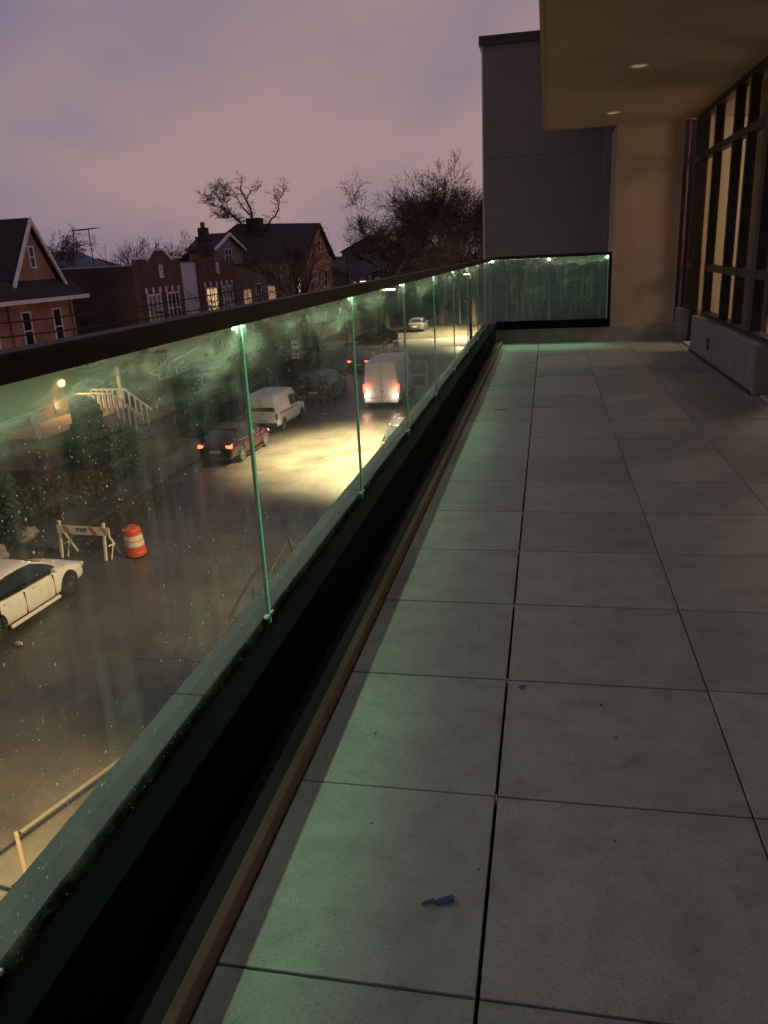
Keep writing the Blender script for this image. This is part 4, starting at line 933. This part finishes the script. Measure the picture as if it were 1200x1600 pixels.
def van(name, label, paint, loc, rz, L, W, H, r, kind, tail_lit=False, cat='van', group=None):
    t = thing(name, label, cat, loc, rz, group)
    h2, w = L/2, W/2
    if kind == 'cargo': side = [(-h2, .42, .5), (-h2-.02, .0, 0)]
    # stations: y, half width low, half width top, bottom z, belt z, top z
    if kind == 'cargo':
        S = [(-h2, w*.95, w*.80, .45, 1.25, H-.10), (-h2+.12, w, w*.84, .38, 1.25, H), (0, w, w*.85, .36, 1.25, H), (h2-1.75, w, w*.84, .36, 1.22, H-.03), (h2-1.45, w, w*.80, .36, 1.2, H-.18), (h2-.72, w*.98, w*.74, .36, 1.12, 1.42), (h2-.25, w*.90, w*.66, .38, .95, 1.12), (h2, w*.74, w*.55, .42, .75, .86)]
    elif kind == 'small':
        S = [(-h2, w*.95, w*.80, .40, 1.08, H-.12), (-h2+.14, w, w*.84, .34, 1.08, H), (.1, w, w*.85, .32, 1.06, H), (h2-1.75, w, w*.83, .32, 1.04, H-.04), (h2-1.5, w, w*.80, .32, 1.02, H-.2), (h2-.78, w*.98, w*.76, .32, .98, 1.14), (h2-.25, w*.92, w*.66, .34, .86, .96), (h2, w*.76, w*.55, .4, .66, .76)]
    else:
        S = [(-h2, w*.93, w*.74, .42, 1.0, H-.42), (-h2+.16, w, w*.78, .34, 1.02, H-.12), (-h2+.5, w, w*.80, .32, 1.02, H-.02), (0, w, w*.81, .32, 1.0, H), (h2-2.1, w, w*.80, .32, 1.0, H-.03), (h2-1.35, w, w*.78, .32, .98, 1.13), (h2-.3, w*.93, w*.70, .34, .88, .98), (h2, w*.76, w*.6, .42, .68, .80)]
    rings = [ring(y, [(0, zb), (a*.9, zb), (a, zb+.12), (a, zm), (a*.97+c*.03, zm+.04), (c, zt-.07 if zt-zm > .3 else zt-.03), (c*.9, zt), (0, zt+.02)]) for y, a, c, zb, zm, zt in S]
    ya, yf = -h2+L*.20, h2-L*.175
    me = baked(loft(rings), paint, [(ya, r, r+.06, w-.04), (yf, r, r+.06, w-.04)], bevel=.035); meshobj('body', me, t)
    def at(y):
        for A, B in zip(S, S[1:]):
            if A[0] <= y <= B[0]:
                f = (y-A[0])/(B[0]-A[0]); return [A[i]+(B[i]-A[i])*f for i in range(1, 6)]
    def sx(y, z, o=.012):
        a, c, zb, zm, zt = at(y); 
        if z <= zm: return a+o
        return a*.97+c*.03+(c-(a*.97+c*.03))*(z-zm-.04)/max(.05, zt-.07-zm-.04)+o
    def sidewin(s, poly, name='side_window', M=M_carglass):
        b = new(); A = [b.verts.new((s*sx(y, z), y, z)) for y, z in poly]; B = [b.verts.new((s*(sx(y, z)-.03), y, z)) for y, z in poly]
        b.faces.new(A); b.faces.new(B[::-1]); n = len(poly)
        for i in range(n): b.faces.new((A[i], B[i], B[(i+1) % n], A[(i+1) % n]))
        return obj(name, b, M, t)
    zm = S[2][4]
    for s in (-1, 1):
        if kind == 'cargo':
            sidewin(s, [(h2-2.35, 1.35), (h2-1.1, 1.33), (h2-1.55, 1.98), (h2-2.35, 2.05)])
            for y in (-.55*h2, .1*h2): sidewin(s, [(y, .5), (y+.012, .5), (y+.012, H-.25), (y, H-.25)], 'panel_gap', M_trim)
            sidewin(s, [(-h2+.35, .62), (h2-1.9, .62), (h2-1.9, .72), (-h2+.35, .72)], 'side_moulding', M_trim)
            b = new(); bx(b, min(s*(w-.16), s*(w-.005)), max(s*(w-.16), s*(w-.005)), -h2-.025, -h2+.06, .92, 1.42); obj('tail_light', b, M_redlit if tail_lit else M_redlens, t, bevel=.02)
        elif kind == 'small':
            sidewin(s, [(h2-2.6, 1.12), (h2-1.85, 1.12), (h2-1.85, 1.62), (h2-2.6, 1.66)])
            sidewin(s, [(h2-1.75, 1.10), (h2-.98, 1.08), (h2-1.5, 1.58), (h2-1.75, 1.62)])
            sidewin(s, [(-h2+.25, .95), (h2-1.7, .95), (h2-1.7, 1.0), (-h2+.25, 1.0)], 'side_rail', M_trim)
            b = new(); bx(b, min(s*(w-.13), s*(w-.005)), max(s*(w-.13), s*(w-.005)), -h2-.02, -h2+.06, .72, 1.02); obj('tail_light', b, M_redlens, t, bevel=.02)
        else:
            sidewin(s, [(-h2+.75, 1.08), (-.55, 1.08), (-.55, H-.16), (-h2+.85, H-.2)])
            sidewin(s, [(-.45, 1.08), (h2-1.6, 1.07), (h2-2.05, H-.17), (-.45, H-.15)])
            b = new(); bx(b, min(s*(w-.17), s*(w-.01)), max(s*(w-.17), s*(w-.01)), -h2-.02, -h2+.12, .88, 1.12); obj('tail_light', b, M_redlit if tail_lit else M_redlens, t, bevel=.02)
        b = new(); bx(b, min(s*(w+.02), s*(w+.2)), max(s*(w+.02), s*(w+.2)), h2-1.28, h2-1.18, zm+.02, zm+.26); bx(b, min(s*(w-.08), s*(w+.03)), max(s*(w-.08), s*(w+.03)), h2-1.25, h2-1.2, zm+.05, zm+.1); obj('mirror', b, M_trim, t, bevel=.02)
        b = new(); bx(b, min(s*w*.5, s*w*.8), max(s*w*.5, s*w*.8), h2-.2, h2-.03, .66, .84); obj('headlight', b, M_clear, t, bevel=.03)
        b = new(); bx(b, min(s*(w-.02), s*(w+.03)), max(s*(w-.02), s*(w+.03)), h2-2.3, h2-2.12, .98, 1.02); obj('door_handle', b, M_trim, t)
        wheel(t, s*(w-.13), ya, r, .24, 7); wheel(t, s*(w-.13), yf, r, .24, 7)
    # windscreen
    i0 = {'cargo': 4, 'small': 4, 'suv': 4}[kind]; A, B = S[i0], S[i0+1]
    def qd(y0, x0, z0, y1, x1, z1, name, M, off=(0, .012, .012)):
        b = new(); o_ = Vector(off); P = [Vector((-x0, y0, z0)), Vector((x0, y0, z0)), Vector((x1, y1, z1)), Vector((-x1, y1, z1))]
        a = [b.verts.new(p+o_) for p in P]; c = [b.verts.new(p-o_*2) for p in P]; b.faces.new(a); b.faces.new(c[::-1])
        for i in range(4): b.faces.new((a[i], c[i], c[(i+1) % 4], a[(i+1) % 4]))
        return obj(name, b, M, t)
    f = .06
    qd(A[0]+.06, A[2]*.88, A[5]-.0, B[0]-.05, B[2]*.92, B[5]+.03, 'windscreen', M_carglass)
    if kind == 'small': qd(-h2+.035, w*.78, H-.22, -h2+.004, w*.84, 1.14, 'rear_window', M_carglass, (0, -.014, 0))
    if kind == 'suv': qd(-h2+.14, w*.68, H-.2, -h2+.01, w*.80, 1.10, 'rear_window', M_carglass, (0, -.02, .01))
    b = new(); bx(b, -w*.93, w*.93, -h2-.08, -h2+.05, .36, .55); obj('rear_bumper', b, paint if kind == 'cargo' else M_trim, t, bevel=.03)
    b = new(); bx(b, -.26+(-.45 if kind == 'cargo' else 0), .26+(-.45 if kind == 'cargo' else 0), -h2-.022, -h2-.004, .60, .74); obj('number_plate', b, M_plate, t)
    if kind != 'suv':
        b = new(); bx(b, -.006, .006, -h2-.012, -h2+.02, .58, H-.22); obj('door_gap', b, M_trim, t)
        b = new(); bx(b, .02, .16, -h2-.03, -h2-.005, 1.0, 1.05); obj('rear_handle', b, M_trim, t)
    b = new(); bx(b, -w*.5, w*.5, h2-.05, h2+.015, .44, .64); obj('grille', b, M_trim, t, bevel=.02)
    return t
P_white = mat('paint_white', (.74, .70, .65), .28, 0, var=.05, vscale=8, bump=.03, bscale=200)
P_van = mat('paint_van', (.60, .59, .57), .35, 0, var=.06, vscale=4)
P_red = mat('paint_red', (.028, .003, .003), .22)
P_dark = mat('paint_dark', (.012, .013, .016), .22)
P_grey = mat('paint_grey', (.10, .11, .12), .25, .3)
sedan('parked_car', 'white sedan parked at the left edge with bare alloy wheels', P_white, (-13.45, 16.35, G), -.06)
sedan('parked_car', 'dark red sedan parked behind the small white van', P_red, (-13.9, 33.7, G), -.03, tail_lit=True)
van('parked_van', 'small white delivery van parked ahead of the dark red sedan', P_van, (-14.0, 40.0, G), -.04, 4.5, 1.8, 1.98, .33, 'small')
van('parked_car', 'black sport utility car parked beyond the small white van', P_dark, (-13.7, 48.4, G), -.02, 4.8, 1.92, 1.76, .37, 'suv', cat='car')
cv = van('cargo_van', 'white cargo van stopped in the lane with brake lights on and its right door open', P_van, (-9.15, 47.2, G), 0, 6.1, 2.1, 2.68, .36, 'cargo', tail_lit=True)
# the open right front door
b = new(); Md = Matrix.Translation((1.06, 1.85, 0)) @ Matrix.Rotation(rad(58), 4, 'Z')
b = new(); bx(b, -.03, .03, -1.15, 0, .45, 1.3, Md); bx(b, -.03, .03, -1.15, -1.08, 1.3, 2.1, Md); bx(b, -.03, .03, -.55, -.50, 1.3, 2.1, Md) if False else None
bx(b, -.03, .03, -1.08, -.35, 2.03, 2.1, Md); prism
q = [Md @ Vector(v) for v in ((0, -.38, 2.06), (0, -.02, 1.3))]; tube(b, q, .04, 6)
dr = obj('front_door', b, P_van, cv, bevel=.01)
b = new(); bx(b, -.008, .008, -1.08, -.36, 1.3, 2.03, Md); obj('door_glass', b, M_pane, dr)
b = new(); bx(b, -.05, -.031, -1.0, -.1, .55, 1.15, Md); obj('door_card', b, mat('door_card', (.16, .10, .06), .7), dr)
for sx_ in (-1, 1):
    q = box('added_rear_light', sx_*.90-.07, sx_*.90+.07, -3.09, -3.04, .68, .86, mat('added_rear_lens', (.8, .8, .7), .3, emit=(1, .9, .65), es=9), cv, bevel=.015)  # lit reversing lamps added to brighten the lower rear of the van
    l = bpy.data.lights.new('added_rear_light', 'POINT'); l.energy = 16; l.color = (1, .88, .7); l.shadow_soft_size = .06
    o = bpy.data.objects.new('added_rear_light', l); C.objects.link(o); o.parent = cv; o.location = (sx_*.85, -3.35, .8)
    l = bpy.data.lights.new('brake_light', 'POINT'); l.energy = 24; l.color = (1, .12, .06); l.shadow_soft_size = .08
    o = bpy.data.objects.new('brake_light', l); C.objects.link(o); o.parent = cv; o.location = (sx_*.95, -3.2, 1.15)
pc = sedan('parked_car', 'dark car mostly hidden behind the parapet with one red tail light glowing', P_dark, (-5.95, 34.2, G), 0, tail_lit=True)
random.seed(2)
sedan('parked_car', 'dark car waiting far up the lane with amber lit tail lights', P_dark, (-13.9, 61.2, G), 0, tail_lit=True)
for i, (x, y, lb_) in enumerate(((-16.8, 80.0, 'dark parked car on the far side of the crossing'), (-14.4, 92.0, 'dark parked car left of the lit road beyond the crossing'))):
    sedan('parked_car', lb_, P_grey if i % 2 else P_dark, (x, y, G), PI/2 if i == 0 else 0)

# ------------------------------------------------------------------ traffic drum, barricades
M_or = mat('drum_orange', (.62, .085, .02), .5, var=.15, vscale=14)
M_wr = mat('drum_white', (.70, .62, .52), .5, var=.2, vscale=12)
def drum(loc, label, rz=0):
    t = thing('traffic_drum', label, 'traffic drum', loc, rz, 'orange traffic drums')
    b = new(); lathe(b, [(.30, .055), (.30, .16), (.285, .20), (.285, .34), (.275, .36), (.275, .52), (.262, .54), (.262, .70), (.25, .72), (.25, .86), (.235, .90), (.15, .93)], 28); obj('barrel', b, M_or, t, smooth=False)
    for z0, z1, r0, r1 in ((.365, .515, .2765, .2765), (.635-.09, .695, .2635, .2635), ): 
        b = new(); lathe(b, [(r0, z0), (r1+.002, z0), (r1+.002, z1), (r0, z1)], 28); obj('reflective_band', b, M_wr, t)
    b = new(); lathe(b, [(.35, .0), (.35, .04), (.32, .054), (.28, .0545)], 24); obj('rubber_base', b, M_tyre, t)
    b = new(); tube(b, [(-.10, 0, .92), (-.09, 0, 1.0), (.09, 0, 1.0), (.10, 0, .92)], .018, 6); obj('handle', b, M_or, t); return t
dm = drum((-12.15, 20.75, G), 'orange and white traffic drum standing right of the striped barricade', .3)
dm.rotation_euler = (rad(2), rad(-2.5), .3)
drum((-14.2, 71.2, G), 'small far traffic drum at the crossing corner, left of the pair')
drum((-13.3, 71.8, G), 'small far traffic drum at the crossing corner, right of the pair')
M_bw = mat('barricade_white', (.80, .70, .52), .6, var=.15, vscale=10)
M_bo = mat('barricade_orange', (.68, .13, .03), .5)
bc = thing('barricade', 'orange and white striped wooden barricade lettered on its board beside the drum', 'barricade', (-13.62, 20.35, G), -.10)
b = new(); bx(b, -.86, 1.0, -.045, -.02, .80, 1.06); obj('board', b, M_bw, bc)
for x in (-.56, .36):
    b = new(); P = [(x-.10, 1.055), (x+.06, 1.055), (x+.22, .805), (x+.06, .805)]; prism(b, P, -.049, -.0452, 'y'); obj('stripe', b, M_bo, bc)
b = new(); prism(b, [(.66, 1.055), (.80, 1.055), (.96, .805), (.90, .805)], -.049, -.0452, 'y'); obj('stripe', b, mat('stripe_faded', (.55, .25, .18), .5), bc)
for x in (-.85, .72):
    b = new(); bx(b, x-.035, x+.035, -.0, .06, 0, 1.16, Matrix.Rotation(rad(-7), 4, 'X') @ Matrix.Translation((0, -.07, 0))); obj('leg', b, M_bw, bc)
    b = new(); tube(b, [(x+.02, .05, 1.02), (x+.12, .55, 0)], .032, 5); tube(b, [(x+.06, .08, .42), (x+.09, .38, .42)], .025, 5); tube(b, [(x+.10, .10, .0), (x+.10, .3, .5)], .022, 5); obj('brace', b, M_bw, bc)
tx = bpy.data.curves.new('lettering', 'FONT'); tx.body = 'YWP'; tx.size = .19; tx.extrude = .002; tx.align_x = 'CENTER'; tx.align_y = 'CENTER'
to = bpy.data.objects.new('lettering', tx); C.objects.link(to); to.parent = bc; to.location = (.02, -.0485, .935); to.rotation_euler = (rad(90), 0, 0); tx.materials.append(mat('lettering_dark', (.04, .035, .03), .6)); tx.space_character = .95; tx.offset = .004
bpy.context.view_layer.update(); _me = bpy.data.meshes.new_from_object(to.evaluated_get(bpy.context.evaluated_depsgraph_get())); bpy.data.objects.remove(to); to = bpy.data.objects.new('lettering', _me); C.objects.link(to); to.parent = bc; to.location = (.02, -.0485, .935); to.rotation_euler = (rad(90), 0, 0); to['kind'] = 'stuff'
# plywood barricades on the near kerb, cut off by the parapet
M_ply = mat('weathered_timber', (.03, .024, .017), .8, var=.2, vscale=4, bump=.2, stretch=(1, 8, 1))
t = thing('timber_barricade', 'low timber barricade with a plank top rail at the bottom left', 'barricade', (-6.7, 8.7, G))
def seg(name, P, r, M, parent, n=4): b = new(); tube(b, [Vector(p)-Vector((-6.7, 8.7, G)) for p in P], r, n); return obj(name, b, M, parent)
seg('top_rail', [(-7.0, 7.85, -5.96), (-6.35, 9.75, -5.92)], .035, M_ply, t)
seg('leg', [(-7.02, 7.80, -5.92), (-7.02, 7.80, G)], .035, mat('old_timber', (.12, .085, .055), .85), t)
seg('leg', [(-6.33, 9.8, -5.88), (-6.33, 9.8, G)], .035, mat('old_timber', (.12, .085, .055), .85), t)
seg('lower_rail', [(-7.0, 7.85, -6.6), (-6.35, 9.75, -6.6)], .03, M_ply, t)
t = thing('timber_barricade', 'timber barricade frame leaning at the parapet edge by the second glass joint', 'barricade', (-6.7, 18.6, G))
def seg2(name, P, r, M): b = new(); tube(b, [Vector(p)-Vector((-6.7, 18.6, G)) for p in P], r, 4); return obj(name, b, M, t)
seg2('long_rail', [(-6.62, 17.0, -6.02), (-6.86, 19.4, -5.95)], .028, M_ply)
seg2('post', [(-6.83, 19.55, -5.85), (-6.55, 19.5, G)], .06, M_ply)
seg2('leg', [(-6.83, 19.6, -5.9), (-6.2, 19.4, G)], .03, M_ply)
seg2('leg', [(-6.62, 16.9, -5.95), (-6.6, 16.9, G)], .035, M_ply)
seg2('brace', [(-6.62, 17.3, -6.4), (-6.7, 18.4, -6.1)], .025, M_ply)
# litter on the road
b = new(); tube(b, [(-.08, 0, .04), (.0, .01, .042), (.07, .02, .04)], [.045, .06, .04], 7); tag(obj('litter', b, mat('litter_pale', (.5, .46, .36), .6), loc=(-12.1, 14.85, G)), 'crumpled pale litter on the road below the white sedan', 'litter')
b = new(); bx(b, -.12, .12, -.06, .06, .003, .03); tag(obj('litter', b, mat('litter_pale', (.5, .46, .36), .6), loc=(-12.2, 42.8, G), bevel=.01), 'flat pale scrap on the road right of the small white van', 'litter')
